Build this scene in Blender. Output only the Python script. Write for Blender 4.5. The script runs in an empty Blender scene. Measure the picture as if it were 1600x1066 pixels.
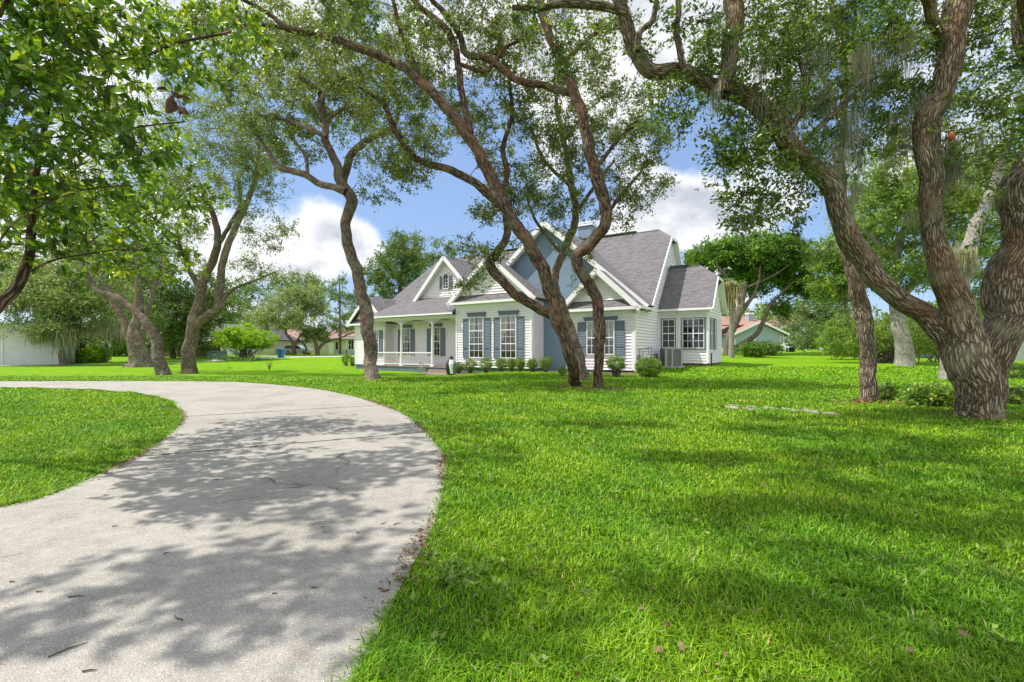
import bpy, math, random
import numpy as np
from mathutils import Vector, Matrix, noise as mnoise
rng = np.random.default_rng(7); random.seed(7)
SC = bpy.context.scene; COL = SC.collection
# ---------------------------------------------------------------- camera
F = 720.0; CX = 800.0; HY = 546.0; CH = 1.3           # focal (px of 1600), horizon row, eye height
cd = bpy.data.cameras.new("camera"); cam = bpy.data.objects.new("camera", cd); COL.objects.link(cam)
cam.location = (0, 0, CH); cam.rotation_euler = (math.radians(90), 0, 0)
cd.sensor_width = 36; cd.lens = 36 * F / 1600; cd.shift_y = (HY - 533) / 1600
cd.clip_start = 0.05; cd.clip_end = 2000; SC.camera = cam
# ---------------------------------------------------------------- sun, sky, exposure
SD = Vector((.60, .0, -1)).normalized()             # direction the light travels
sl = bpy.data.lights.new("sun", 'SUN'); sl.energy = 3.9; sl.angle = math.radians(.65); sl.color = (1, .955, .88)
so = bpy.data.objects.new("sun", sl); COL.objects.link(so); so.location = (-18, 0, 30)
so.rotation_euler = SD.to_track_quat('-Z', 'Y').to_euler()
SC.view_settings.view_transform = 'Standard'; SC.view_settings.look = 'None'
SC.view_settings.exposure = .62; SC.view_settings.gamma = 1
SC.cycles.max_bounces = 6; SC.cycles.transparent_max_bounces = 6; SC.cycles.diffuse_bounces = 4
SC.cycles.sample_clamp_indirect = 6; SC.cycles.use_denoising = True
SC.cycles.caustics_reflective = False; SC.cycles.caustics_refractive = False
SUN_EL = math.asin(-SD.z); SUN_AZ = math.atan2(-SD.x, -SD.y)

class NT:
    """small helper to write node trees"""
    def __init__(s, tree): s.t = tree; s.t.nodes.clear()
    def n(s, kind, _p=None, **inp):
        nd = s.t.nodes.new('ShaderNode' + kind)
        for k, v in (_p or {}).items(): setattr(nd, k, v)
        for k, v in inp.items():
            key = int(k[1:]) if k[0] == 'i' and k[1:].isdigit() else k.replace('_', ' ')
            s.set(nd.inputs[key], v)
        return nd
    def set(s, sock, v):
        if isinstance(v, bpy.types.Node): v = v.outputs[0]
        if isinstance(v, bpy.types.NodeSocket): s.t.links.new(v, sock)
        elif isinstance(v, (tuple, list)) and len(v) == 3 and sock.type == 'RGBA': sock.default_value = (*v, 1)
        else: sock.default_value = v
    def math(s, op, a, b=0.0, c=0.0, clamp=False):
        return s.n('Math', {'operation': op, 'use_clamp': clamp}, i0=a, i1=b, i2=c).outputs[0]
    def mix(s, fac, a, b, blend='MIX'):
        nd = s.t.nodes.new('ShaderNodeMix'); nd.data_type = 'RGBA'; nd.blend_type = blend
        s.set(nd.inputs[0], fac); s.set(nd.inputs[6], a); s.set(nd.inputs[7], b); return nd.outputs[2]
    def ramp(s, fac, stops, interp='LINEAR'):
        nd = s.t.nodes.new('ShaderNodeValToRGB'); s.set(nd.inputs[0], fac); cr = nd.color_ramp; cr.interpolation = interp
        while len(cr.elements) < len(stops): cr.elements.new(.5)
        for e, (p, c) in zip(cr.elements, stops):
            e.position = p; e.color = (*c, 1) if isinstance(c, (tuple, list)) else (c, c, c, 1)
        return nd.outputs[0]
    def mapr(s, v, a, b, c=0., d=1., smooth=True):
        return s.n('MapRange', {'interpolation_type': 'SMOOTHSTEP' if smooth else 'LINEAR'}, i0=v, i1=a, i2=b, i3=c, i4=d).outputs[0]
    def noise(s, vec, scale, detail=3., rough=.55, dist=0.):
        return s.n('TexNoise', Vector=vec, Scale=scale, Detail=detail, Roughness=rough, Distortion=dist).outputs[0]
    def mapping(s, vec, scale=(1, 1, 1), loc=(0, 0, 0)):
        return s.n('Mapping', Vector=vec, Scale=scale, Location=loc).outputs[0]

w = bpy.data.worlds.new("World"); SC.world = w; w.use_nodes = True
N = NT(w.node_tree)
sky = N.n('TexSky', {'sky_type': 'NISHITA', 'sun_disc': False, 'sun_elevation': SUN_EL, 'sun_rotation': SUN_AZ,
                     'air_density': 1.0, 'dust_density': .6, 'ozone_density': 1.4})
D = N.n('TexCoord').outputs['Generated']
sx = N.n('SeparateXYZ', Vector=D)
zz = N.math('MAXIMUM', sx.outputs[2], 0.0)
inv = N.math('DIVIDE', 1.0, N.math('ADD', zz, .22))
pr = N.n('CombineXYZ', X=N.math('MULTIPLY', sx.outputs[0], inv), Y=N.math('MULTIPLY', sx.outputs[1], inv), Z=0.0).outputs[0]
n1 = N.noise(D, 5.2, 7, .56, .15)
nbig = N.noise(pr, 1.1, 3, .5)
cov = N.math('ADD', N.math('MULTIPLY', N.math('SUBTRACT', n1, .5), 1.9), N.math('MULTIPLY', N.math('SUBTRACT', nbig, .5), 1.0))
def skydir(px, py): return Vector(((px - CX) / F, 1, (HY - py) / F)).normalized()
for px, py, rad, amt, flat in ((515, 350, .17, .62, 1.5), (1150, 300, .21, .62, 1.5), (1010, 335, .12, .5, 1.6), (450, 420, .09, .3, 2.2), (1240, 330, .10, .3, 2),
                         (700, 20, .42, .2, 1.2), (1300, 60, .4, .12, 1.2), (180, 120, .5, .2, 1.), (1060, 60, .3, .3, 1.),
                         (690, 310, .17, -1.0, 1.2), (1076, 215, .10, -.9, 1.0), (450, 215, .16, -.8, 1.2), (1280, 390, .11, -.7, 1.), (600, 215, .14, -.5, 1.), (560, 450, .10, -.45, 1.6), (1240, 230, .12, -.4, 1), (790, 190, .1, -.5, 1), (940, 250, .1, -.3, 1)):
    d = skydir(px, py)
    dv = N.n('VectorMath', {'operation': 'MULTIPLY'}, i0=N.n('VectorMath', {'operation': 'SUBTRACT'}, i0=D, i1=tuple(d)).outputs[0], i1=(1, 1, flat)).outputs[0]
    ln = N.n('VectorMath', {'operation': 'LENGTH'}, i0=dv).outputs['Value']
    cov = N.math('ADD', cov, N.mapr(ln, 0.0, rad * 1.5, amt, 0.0))
cov = N.math('ADD', cov, N.mapr(sx.outputs[1], -.2, .4, .35, 0.))        # unseen cloud added behind the viewer, carries the fill for shaded walls
mask = N.mapr(cov, .0, .40)
thick = N.mapr(cov, .22, .62)
n2 = N.noise(N.mapping(D, (1, 1, 1.6), (.0, .0, .035)), 4.2, 5, .55)
gray = N.math('MULTIPLY', thick, N.mapr(n2, .36, .56))
ccol = N.mix(gray, (1.0, 1.0, 1.0), (.52, .56, .64))
bgs = N.n('Background', Color=N.mix(.0, sky.outputs[0], (1, 1, 1)), Strength=.118)
# thin haze whitening of the blue near the horizon
bgh = N.n('Background', Color=(.37, .57, 1.0), Strength=.60)
bgc = N.n('Background', Color=ccol, Strength=N.mapr(sx.outputs[1], .15, -.35, .76, 1.12))   # cloud strength raised behind the viewer, added fill for the shaded house walls
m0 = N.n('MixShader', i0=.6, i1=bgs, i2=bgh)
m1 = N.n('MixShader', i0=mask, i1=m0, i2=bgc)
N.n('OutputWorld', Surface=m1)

# ---------------------------------------------------------------- terrain
def S(a, b, x): t = np.clip((np.asarray(x, float) - a) / (b - a), 0, 1); return t * t * (3 - 2 * t)
def gh(x, y):
    L = S(1, -5, x) if False else 1 - S(-5, 1, x); R = S(3, 11, x)
    return (-.3 * S(18, 29, y) * L + .66 * S(50, 82, y) * L + .38 * S(21, 28, y) * R + .72 * S(30, 76, y) * S(2, 14, x)
            )
def P(px, py, Y): return Vector(((px - CX) / F * Y, Y, CH - (py - HY) / F * Y))
def G(px, py):
    lo, hi = 1., 160.; best = None; prev = None
    for Y in np.concatenate([np.arange(1, 40, .1), np.arange(40, 160, .5)]):
        p = P(px, py, Y); d = p.z - float(gh(p.x, p.y))
        if d <= 0: return Vector((p.x, p.y, float(gh(p.x, p.y))))
    return Vector((p.x, p.y, float(gh(p.x, p.y))))

# ---------------------------------------------------------------- mesh helpers
def tag(o, label=None, cat=None, group=None, kind=None):
    if label: o['label'] = label
    if cat: o['category'] = cat
    if group: o['group'] = group
    if kind: o['kind'] = kind
    return o
def thing(name, loc, label, cat, group=None):
    o = bpy.data.objects.new(name, None); COL.objects.link(o); o.location = loc; o.empty_display_size = .2
    return tag(o, label, cat, group)
def wloc(o):
    v = Vector(o.location)
    while o.parent: o = o.parent; v += Vector(o.location)
    return v
def link(name, me, mat, parent):
    o = bpy.data.objects.new(name, me); COL.objects.link(o)
    for m in (mat if isinstance(mat, (list, tuple)) else [mat]): me.materials.append(m)
    if parent: o.parent = parent
    return o
def npmesh(name, V, faces, mat, parent=None, rnd=None, smooth=False, uv=None, origin=None, bark=None):
    """V (n,3) world coords; faces (m,k) array or list of arrays with different k"""
    V = np.asarray(V, np.float32).copy()
    off = wloc(parent) if parent else (Vector(origin) if origin is not None else Vector((0, 0, 0)))
    V -= np.array(off, np.float32)
    fl = [faces] if isinstance(faces, np.ndarray) else [f for f in faces if len(f)]
    me = bpy.data.meshes.new(name); me.vertices.add(len(V)); me.vertices.foreach_set('co', V.ravel())
    loops = np.concatenate([f.ravel() for f in fl]).astype(np.int32)
    tot = np.concatenate([np.full(len(f), f.shape[1]) for f in fl]).astype(np.int32)
    me.loops.add(len(loops)); me.loops.foreach_set('vertex_index', loops)
    me.polygons.add(len(tot)); me.polygons.foreach_set('loop_start', np.concatenate([[0], np.cumsum(tot)[:-1]]).astype(np.int32))
    me.polygons.foreach_set('loop_total', tot)
    if smooth: me.polygons.foreach_set('use_smooth', np.ones(len(tot), bool))
    if rnd is not None:
        a = me.attributes.new('rnd', 'FLOAT', 'POINT'); a.data.foreach_set('value', np.asarray(rnd, np.float32))
    if bark is not None:
        a = me.attributes.new('bark', 'FLOAT_VECTOR', 'POINT'); a.data.foreach_set('vector', np.asarray(bark, np.float32).ravel())
    if uv is not None:
        u = me.uv_layers.new(name='UVMap'); u.data.foreach_set('uv', np.asarray(uv, np.float32)[loops].ravel())
    me.update(); me.validate(clean_customdata=False)
    o = link(name, me, mat, parent)
    if not parent and origin is not None: o.location = origin
    return o
class MB:
    """collects faces (any size) in world coordinates"""
    def __init__(s): s.v = []; s.f = []; s.uv = []; s.sm = False
    def face(s, pts, uv=None):
        i = len(s.v); s.v += [tuple(p) for p in pts]; s.f.append(list(range(i, i + len(pts))))
        s.uv += uv if uv else [(0, 0)] * len(pts)
    def obox(s, o, ax, ay, az):
        """box from corner o with edge vectors ax ay az"""
        o, ax, ay, az = map(Vector, (o, ax, ay, az))
        c = [o + ax * i + ay * j + az * k for k in (0, 1) for j in (0, 1) for i in (0, 1)]
        for q in ((0, 2, 3, 1), (4, 5, 7, 6), (0, 1, 5, 4), (2, 6, 7, 3), (0, 4, 6, 2), (1, 3, 7, 5)):
            pts = [c[t] for t in q]; s.face(pts)
    def box(s, x0, x1, y0, y1, z0, z1): s.obox((x0, y0, z0), (x1 - x0, 0, 0), (0, y1 - y0, 0), (0, 0, z1 - z0))
    def bar(s, p, q, w, h, up=(0, 0, 1)):
        p, q = Vector(p), Vector(q); d = (q - p).normalized(); side = d.cross(Vector(up)).normalized(); u = side.cross(d)
        s.obox(p - side * w / 2 - u * h / 2, q - p, side * w, u * h)
    def slab(s, pts, t, n=None):
        """polygon with thickness t below; uv along the plane"""
        pts = [Vector(p) for p in pts]; nn = (pts[1] - pts[0]).cross(pts[2] - pts[1]).normalized()
        if nn.z < 0: pts = pts[::-1]; nn = -nn
        h = Vector((0, 0, 1)).cross(nn); h = h.normalized() if h.length > 1e-4 else Vector((1, 0, 0)); up = nn.cross(h)
        uv = [(p.dot(h), p.dot(up)) for p in pts]
        s.face(pts, uv); lo = [p - nn * t for p in pts]; s.face(lo[::-1])
        for i in range(len(pts)):
            j = (i + 1) % len(pts); s.face([pts[i], lo[i], lo[j], pts[j]])
    def tube(s, p, q, r, r2=None, n=8, cap=True):
        p, q = Vector(p), Vector(q); r2 = r if r2 is None else r2; d = (q - p).normalized()
        a = d.orthogonal().normalized(); b = d.cross(a)
        A = [p + (a * math.cos(t) + b * math.sin(t)) * r for t in [2 * math.pi * i / n for i in range(n)]]
        B = [q + (a * math.cos(t) + b * math.sin(t)) * r2 for t in [2 * math.pi * i / n for i in range(n)]]
        for i in range(n): j = (i + 1) % n; s.face([A[i], A[j], B[j], B[i]])
        if cap: s.face(A[::-1]); s.face(B)
    def lathe(s, c, prof, n=16, sx=1, sy=1):
        c = Vector(c); R = [[c + Vector((r * sx * math.cos(2 * math.pi * i / n), r * sy * math.sin(2 * math.pi * i / n), z)) for i in range(n)] for r, z in prof]
        for A, B in zip(R, R[1:]):
            for i in range(n): j = (i + 1) % n; s.face([A[i], A[j], B[j], B[i]])
        s.face(R[0][::-1]); s.face(R[-1])
    def build(s, name, mat, parent=None, origin=None, smooth=False, weld=False):
        off = wloc(parent) if parent else (Vector(origin) if origin is not None else Vector((0, 0, 0)))
        me = bpy.data.meshes.new(name); me.from_pydata([tuple(Vector(v) - off) for v in s.v], [], s.f)
        u = me.uv_layers.new(name='UVMap'); li = np.empty(len(me.loops), np.int32); me.loops.foreach_get('vertex_index', li)
        u.data.foreach_set('uv', np.asarray(s.uv, np.float32)[li].ravel())
        if smooth: me.polygons.foreach_set('use_smooth', np.ones(len(me.polygons), bool))
        me.update()
        if weld:
            import bmesh
            bm = bmesh.new(); bm.from_mesh(me); bmesh.ops.remove_doubles(bm, verts=bm.verts, dist=1e-4); bm.to_mesh(me); bm.free()
        o = link(name, me, mat, parent)
        if not parent and origin is not None: o.location = origin
        return o

# ---------------------------------------------------------------- materials
def mat(name, fn):
    m = bpy.data.materials.new(name); m.use_nodes = True; fn(NT(m.node_tree)); return m
def out(n, sh, disp=None): n.n('OutputMaterial', Surface=sh)
def plain(name, col, rough=.6, metal=0., spec=.4, var=.0, bump=0., scale=20.):
    def f(n):
        P_ = n.n('TexCoord').outputs['Object']; c = col; kw = {}
        nz = n.noise(P_, scale, 4, .6)
        if var: c = n.mix(n.mapr(nz, .3, .7), tuple(x * (1 - var) for x in col), tuple(min(1, x * (1 + var)) for x in col))
        if bump: kw['Normal'] = n.n('Bump', Strength=bump, Distance=.01, Height=nz).outputs[0]
        out(n, n.n('BsdfPrincipled', Base_Color=c, Roughness=rough, Metallic=metal, Specular_IOR_Level=spec, **kw))
    return mat(name, f)
def leafmat(name, c1, c2, c3, trans=.35, rough=.45, tc=None, spec=.35):
    def f(n):
        r = n.n('Attribute', {'attribute_name': 'rnd'}).outputs['Fac']
        pos = n.n('TexCoord').outputs['Object']
        big = n.noise(pos, .9, 2, .5)
        c = n.ramp(r, [(0, c1), (.5, c2), (.93, c3), (.97, tuple(x * 1.2 for x in c3)), (1, (c3[0] * 1.35, c3[1] * 1.1, c3[2]))])
        c = n.mix(n.mapr(big, .35, .65), c, n.mix(1., c, (1.25, 1.15, .8), 'MULTIPLY'))
        p = n.n('BsdfPrincipled', Base_Color=c, Roughness=rough, Specular_IOR_Level=spec)
        t = n.n('BsdfTranslucent', Color=n.mix(1., c, tc or (1.5, 1.6, .7), 'MULTIPLY'))
        out(n, n.n('MixShader', i0=trans, i1=p, i2=t))
    return mat(name, f)
def barkmat(name, dark, light, moss=(.16, .17, .11), sc=1., bs=1., red=None, lo=.0, mossamt=.45):
    def f(n):
        uv = n.n('Attribute', {'attribute_name': 'bark'}).outputs['Vector']; ob = n.n('TexCoord').outputs['Object']
        wob = n.n('TexNoise', Vector=n.mapping(uv, (2.2 * sc, 2.2 * sc, 2.2 * sc)), Scale=1., Detail=3.).outputs['Color']
        w_ = n.n('VectorMath', {'operation': 'MULTIPLY_ADD'}, i0=wob, i1=(.12 / sc, .12 / sc, .15), i2=uv).outputs[0]
        v = n.n('TexVoronoi', {'feature': 'DISTANCE_TO_EDGE'}, Vector=n.mapping(w_, (15 * sc, 15 * sc, 1.9 * sc)), Scale=1.).outputs['Distance']
        v2 = n.n('TexVoronoi', {'feature': 'DISTANCE_TO_EDGE'}, Vector=n.mapping(w_, (34 * sc, 34 * sc, 7 * sc), (3, 1, 0)), Scale=1.).outputs['Distance']
        fine = n.noise(n.mapping(uv, (60 * sc, 60 * sc, 16 * sc)), 1., 4, .65)
        v = n.math('ADD', v, n.math('MULTIPLY', n.math('SUBTRACT', n.noise(n.mapping(uv, (24 * sc, 24 * sc, 9 * sc)), 1., 3, .6), .5), .22))
        h = n.math('ADD', n.math('MULTIPLY', n.mapr(v, .0, .36), .8), n.math('ADD', n.math('MULTIPLY', n.mapr(v2, 0, .3), .3), n.math('MULTIPLY', fine, .45)))
        c = n.mix(n.mapr(h, .25 + lo, 1.25), dark, light)
        if red: c = n.mix(n.math('MULTIPLY', n.mapr(n.noise(ob, .8, 3, .6, .3), .48, .62), .7), c, n.mix(n.mapr(h, .2, 1.), tuple(x * .3 for x in red), red))
        c = n.mix(n.math('MULTIPLY', n.mapr(n.noise(ob, 1.6, 5, .65), .5, .66), mossamt), c, moss)
        b = n.n('Bump', Strength=1., Distance=.03 * bs / sc, Height=h).outputs[0]
        out(n, n.n('BsdfPrincipled', Base_Color=c, Roughness=.92, Specular_IOR_Level=.15, Normal=b))
    return mat(name, f)

M = {}
M['bark_oak'] = barkmat('oak_bark', (.075, .053, .036), (.47, .385, .28), (.30, .28, .18), sc=1.9, bs=1.5, red=(.34, .19, .11), mossamt=.6)
M['bark_mid'] = barkmat('reddish_bark', (.04, .027, .020), (.32, .225, .165), (.28, .26, .18), sc=1.4, bs=1.1, red=(.30, .13, .075))
M['bark_left'] = barkmat('grey_bark', (.085, .063, .048), (.30, .24, .19), (.38, .34, .28), sc=1.5, bs=.5, red=(.32, .20, .13))
M['bark_pale'] = barkmat('pale_bark', (.20, .18, .155), (.46, .43, .38), (.36, .36, .30), sc=1.5, bs=.4)
M['bark_far'] = plain('far_bark', (.13, .10, .08), .9, var=.35, scale=3.)
M['leaf_mag'] = leafmat('magnolia_leaf', (.04, .10, .018), (.13, .25, .03), (.34, .44, .05), .45, .28, spec=.7, tc=(1.35, 1.35, .6))
M['leaf_oak'] = leafmat('oak_leaf_dark', (.045, .085, .02), (.095, .17, .032), (.22, .32, .055), .4, .32, spec=.6)
M['leaf_mid'] = leafmat('oak_leaf_olive', (.08, .115, .04), (.16, .21, .065), (.30, .36, .12), .33, .4, spec=.5)
M['leaf_b'] = leafmat('oak_leaf_soft', (.085, .125, .045), (.165, .225, .07), (.30, .37, .12), .33, .4, spec=.5)
M['leaf_far'] = leafmat('far_leaf', (.055, .105, .035), (.115, .19, .055), (.21, .30, .10), .3, .6)
M['leaf_grey'] = leafmat('grey_green_leaf', (.12, .17, .075), (.22, .295, .125), (.34, .42, .19), .3, .6)
M['leaf_umb'] = leafmat('glossy_far_leaf', (.035, .09, .018), (.10, .20, .03), (.20, .36, .05), .3, .4)
M['leaf_lime'] = leafmat('lime_leaf', (.12, .24, .015), (.22, .37, .022), (.33, .48, .035), .35, .5)
M['leaf_shrub'] = leafmat('boxwood_leaf', (.09, .18, .03), (.18, .31, .05), (.30, .43, .08), .3, .45)
M['leaf_yg'] = leafmat('yellow_green_leaf', (.09, .17, .03), (.17, .27, .05), (.27, .38, .07), .35, .5)
M['moss'] = leafmat('spanish_moss', (.21, .22, .165), (.32, .33, .26), (.43, .44, .36), .3, .8, tc=(1., 1., .9), spec=.1)
M['frond'] = leafmat('dead_frond', (.27, .24, .18), (.40, .36, .28), (.52, .48, .38), .3, .8, tc=(1., .9, .8), spec=.1)
M['dry'] = leafmat('dry_leaf', (.11, .065, .04), (.20, .12, .075), (.32, .22, .14), .15, .7, tc=(1., .7, .5), spec=.2)
M['brown'] = plain('brown_leaf', (.17, .10, .06), .6, var=.4, scale=30)
M['twig'] = plain('dry_twig', (.10, .07, .05), .9, var=.4, scale=40)

def grassblade(n):
    r = n.n('Attribute', {'attribute_name': 'rnd'}).outputs['Fac']; pos = n.n('TexCoord').outputs['Object']
    big = n.noise(pos, .55, 4, .6); mid = n.noise(pos, 3.5, 3, .6)
    c = n.ramp(r, [(0, (.035, .11, .004)), (.4, (.135, .32, .008)), (.8, (.25, .46, .016)), (.93, (.35, .50, .06)), (1., (.50, .44, .24))])
    c = n.mix(n.mapr(big, .38, .62), n.mix(1., c, (.86, .92, 1.), 'MULTIPLY'), n.mix(1., c, (1.45, 1.15, 1.1), 'MULTIPLY'))
    c = n.mix(n.mapr(mid, .58, .78), c, n.mix(1., c, (.8, .93, 1.3), 'MULTIPLY'))
    p = n.n('BsdfPrincipled', Base_Color=c, Roughness=.5, Specular_IOR_Level=.25)
    t = n.n('BsdfTranslucent', Color=n.mix(1., c, (1.2, 1.25, .6), 'MULTIPLY'))
    out(n, n.n('MixShader', i0=.28, i1=p, i2=t))
M['grass'] = mat('grass_blade', grassblade)
def lawn(n):
    pos = n.n('TexCoord').outputs['Object']; sp = n.n('SeparateXYZ', Vector=pos)
    big = n.noise(pos, .35, 4, .6); mid = n.noise(pos, 2.5, 4, .65); fine = n.noise(pos, 28, 4, .7)
    far = n.mapr(sp.outputs[1], 5, 20)
    g = n.mix(n.mapr(mid, .3, .7), (.10, .24, .005), (.20, .40, .008))
    g = n.mix(n.mapr(fine, .35, .68), n.mix(1., g, (.5, .6, .6), 'MULTIPLY'), n.mix(1., g, (1.35, 1.25, 1.1), 'MULTIPLY'))
    g = n.mix(n.mapr(big, .38, .66), g, n.mix(1., g, (1.35, 1.12, .9), 'MULTIPLY'))
    soil = n.mix(fine, (.07, .06, .03), (.19, .16, .08))
    soil = n.mix(n.mapr(mid, .35, .6), (.05, .10, .012), soil)
    c = n.mix(n.math('MAXIMUM', far, .35), soil, g)
    b = n.n('Bump', Strength=.8, Distance=.05, Height=n.math('ADD', fine, n.math('MULTIPLY', mid, .6))).outputs[0]
    out(n, n.n('BsdfPrincipled', Base_Color=c, Roughness=.9, Specular_IOR_Level=.1, Normal=b))
M['lawn'] = mat('lawn', lawn)
def concrete(n):
    pos = n.n('TexCoord').outputs['Object']
    v = n.n('TexVoronoi', Vector=pos, Scale=75.).outputs['Distance']; vc = n.n('TexVoronoi', Vector=pos, Scale=75.).outputs['Color']
    sepc = n.n('SeparateColor', Color=vc).outputs[0]
    st = n.mapr(v, .10, .38, 1., 0.)
    fine = n.noise(pos, 160, 3, .7); mid = n.noise(pos, 9, 5, .65); big = n.noise(pos, .8, 5, .6, .3)
    c = n.mix(n.mapr(mid, .3, .7), (.365, .343, .312), (.445, .424, .388))
    c = n.mix(n.mapr(big, .42, .7), c, n.mix(1., c, (.80, .79, .77), 'MULTIPLY'))
    c = n.mix(n.mapr(fine, .42, .7), n.mix(1., c, (.74, .73, .71), 'MULTIPLY'), n.mix(1., c, (1.12, 1.11, 1.09), 'MULTIPLY'))
    c = n.mix(n.math('MULTIPLY', st, n.mapr(sepc, .45, .6)), c, (.66, .64, .60))
    c = n.mix(n.math('MULTIPLY', n.math('MULTIPLY', st, n.mapr(sepc, .22, .1)), .8), c, (.17, .16, .15))
    ck = n.n('TexVoronoi', {'feature': 'DISTANCE_TO_EDGE'}, Vector=n.n('VectorMath', {'operation': 'MULTIPLY_ADD'}, i0=n.n('TexNoise', Vector=pos, Scale=2.5, Detail=4.).outputs['Color'], i1=(.5, .5, 0), i2=pos).outputs[0], Scale=.33).outputs['Distance']
    c = n.mix(n.math('MULTIPLY', n.mapr(ck, .002, .0055, 1., 0.), n.mapr(n.noise(pos, .7, 2), .52, .6)), c, (.15, .14, .12))
    stn = n.noise(pos, 1.9, 6, .7, .6); c = n.mix(n.math('MULTIPLY', n.mapr(stn, .54, .72), .55), c, n.mix(1., c, (.74, .70, .64), 'MULTIPLY'))
    speck = n.mapr(n.noise(pos, 24, 2, .5), .70, .76)
    c = n.mix(n.math('MULTIPLY', speck, .6), c, (.16, .14, .12))
    b = n.n('Bump', Strength=.6, Distance=.006, Height=n.math('ADD', st, fine)).outputs[0]
    out(n, n.n('BsdfPrincipled', Base_Color=c, Roughness=.85, Specular_IOR_Level=.25, Normal=b))
M['concrete'] = mat('driveway_concrete', concrete)
M['road'] = plain('pale_road', (.42, .41, .38), .9, var=.15, scale=2)
M['joint'] = plain('joint_dirt', (.09, .085, .05), .95, var=.5, scale=25)
def siding(n):
    pos = n.n('TexCoord').outputs['Object']
    nz = n.noise(n.mapping(pos, (1, 1, 9)), 3, 4, .6)
    c = n.mix(n.mapr(nz, .3, .75), (.85, .80, .86), (.90, .85, .90))
    out(n, n.n('BsdfPrincipled', Base_Color=c, Roughness=.5, Specular_IOR_Level=.35))
M['siding'] = mat('white_siding', siding)
M['trim'] = plain('white_trim', (.86, .83, .87), .5, var=.03, scale=5)
M['cream'] = plain('cream_soffit', (.74, .74, .68), .6)
M['blue'] = plain('slate_blue_paint', (.125, .165, .215), .5, var=.08, scale=6)
M['fblue'] = plain('foundation_paint', (.12, .165, .22), .7, var=.2, scale=4)
def shut(n):
    pos = n.n('TexCoord').outputs['Object']; z = n.n('SeparateXYZ', Vector=pos).outputs[2]
    wv = n.math('PINGPONG', n.math('MULTIPLY', z, 22.), 1.)
    b = n.n('Bump', Strength=.8, Distance=.02, Height=wv).outputs[0]
    out(n, n.n('BsdfPrincipled', Base_Color=(.14, .18, .24), Roughness=.45, Normal=b))
M['shutter'] = mat('shutter_paint', shut)
def bricks(n):
    uv = n.n('UVMap').outputs[0]
    br = n.n('TexBrick', Vector=uv, Color1=(.19, .275, .39), Color2=(.22, .31, .43), Mortar=(.16, .235, .33), Scale=1., Mortar_Size=.007, Brick_Width=.22, Row_Height=.075)
    b = n.n('Bump', {'invert': True}, Strength=1., Distance=.02, Height=br.outputs['Fac']).outputs[0]
    nz = n.noise(uv, 1.2, 4, .6)
    out(n, n.n('BsdfPrincipled', Base_Color=n.mix(n.mapr(nz, .3, .7, 0, .5), br.outputs[0], (.25, .34, .46)), Roughness=.6, Normal=b))
M['bluebrick'] = mat('blue_painted_brick', bricks)
def shingle(name, c1, c2, mort):
    def f(n):
        uv = n.n('UVMap').outputs[0]
        br = n.n('TexBrick', {'offset': .5}, Vector=uv, Color1=c1, Color2=c2, Mortar=mort, Scale=1., Mortar_Size=.008, Bias=0., Brick_Width=.3, Row_Height=.14)
        st = n.noise(n.mapping(uv, (.5, 2.2, 1)), 1.8, 5, .65); sp = n.noise(n.mapping(uv, (9, 22, 1)), 1.0, 3, .7)
        c = n.mix(n.mapr(st, .3, .75), br.outputs[0], n.mix(1., br.outputs[0], (1.3, 1.22, 1.22), 'MULTIPLY'))
        c = n.mix(n.mapr(sp, .35, .7), n.mix(1., c, (.62, .62, .65), 'MULTIPLY'), c)
        rw = n.math('FRACT', n.math('DIVIDE', n.n('SeparateXYZ', Vector=uv).outputs[1], .14))
        b = n.n('Bump', Strength=1., Distance=.02, Height=n.math('ADD', n.math('MULTIPLY', rw, -1.), n.math('MULTIPLY', sp, .4))).outputs[0]
        out(n, n.n('BsdfPrincipled', Base_Color=c, Roughness=.95, Specular_IOR_Level=.1, Normal=b))
    return mat(name, f)
M['roof'] = shingle('grey_shingle', (.165, .16, .162), (.225, .217, .22), (.10, .097, .099))
M['roofpink'] = shingle('pink_shingle', (.40, .26, .21), (.48, .33, .27), (.30, .18, .15))
M['rooforange'] = shingle('salmon_shingle', (.36, .22, .17), (.43, .27, .21), (.28, .16, .12))
def glassf(n):
    g = n.n('BsdfGlossy', Color=(1, 1, 1), Roughness=.03); t = n.n('BsdfTransparent', Color=(.92, .95, .94))
    fr = n.n('Fresnel', IOR=1.5).outputs[0]
    out(n, n.n('MixShader', i0=n.math('ADD', n.math('MULTIPLY', fr, .9), .05), i1=t, i2=g))
M['glass'] = mat('window_glass', glassf)
M['dark'] = plain('dark_interior', (.018, .018, .018), .8)
M['curtain'] = plain('curtain', (.50, .47, .38), .9, var=.15, scale=8)
M['black'] = plain('black_paint', (.02, .02, .022), .5)
M['metal'] = plain('grey_metal', (.30, .31, .31), .5, .3)
M['acg'] = plain('ac_grille', (.16, .165, .165), .6)
M['accase'] = plain('ac_case', (.36, .355, .33), .6)
M['white'] = plain('white_paint', (.78, .78, .77), .4, var=.03)
M['stucco'] = plain('white_stucco', (.72, .70, .75), .9, var=.05, scale=2, bump=.3)
M['beige'] = plain('beige_stucco', (.62, .55, .44), .9, var=.06, scale=2)
M['bluegrey'] = plain('blue_grey_stucco', (.30, .36, .42), .9, var=.06, scale=2)
M['greywall'] = plain('grey_stucco', (.44, .45, .48), .9, var=.06, scale=2)
M['pinkwall'] = plain('pink_stucco', (.58, .47, .42), .9, var=.05, scale=2)
M['carpaint'] = plain('silver_car_paint', (.62, .64, .67), .25, .3, .6)
M['rubber'] = plain('tyre_rubber', (.02, .02, .02), .8)
M['binblue'] = plain('blue_plastic', (.03, .17, .36), .45)
M['green'] = plain('green_metal', (.16, .25, .19), .6, var=.1)
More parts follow.
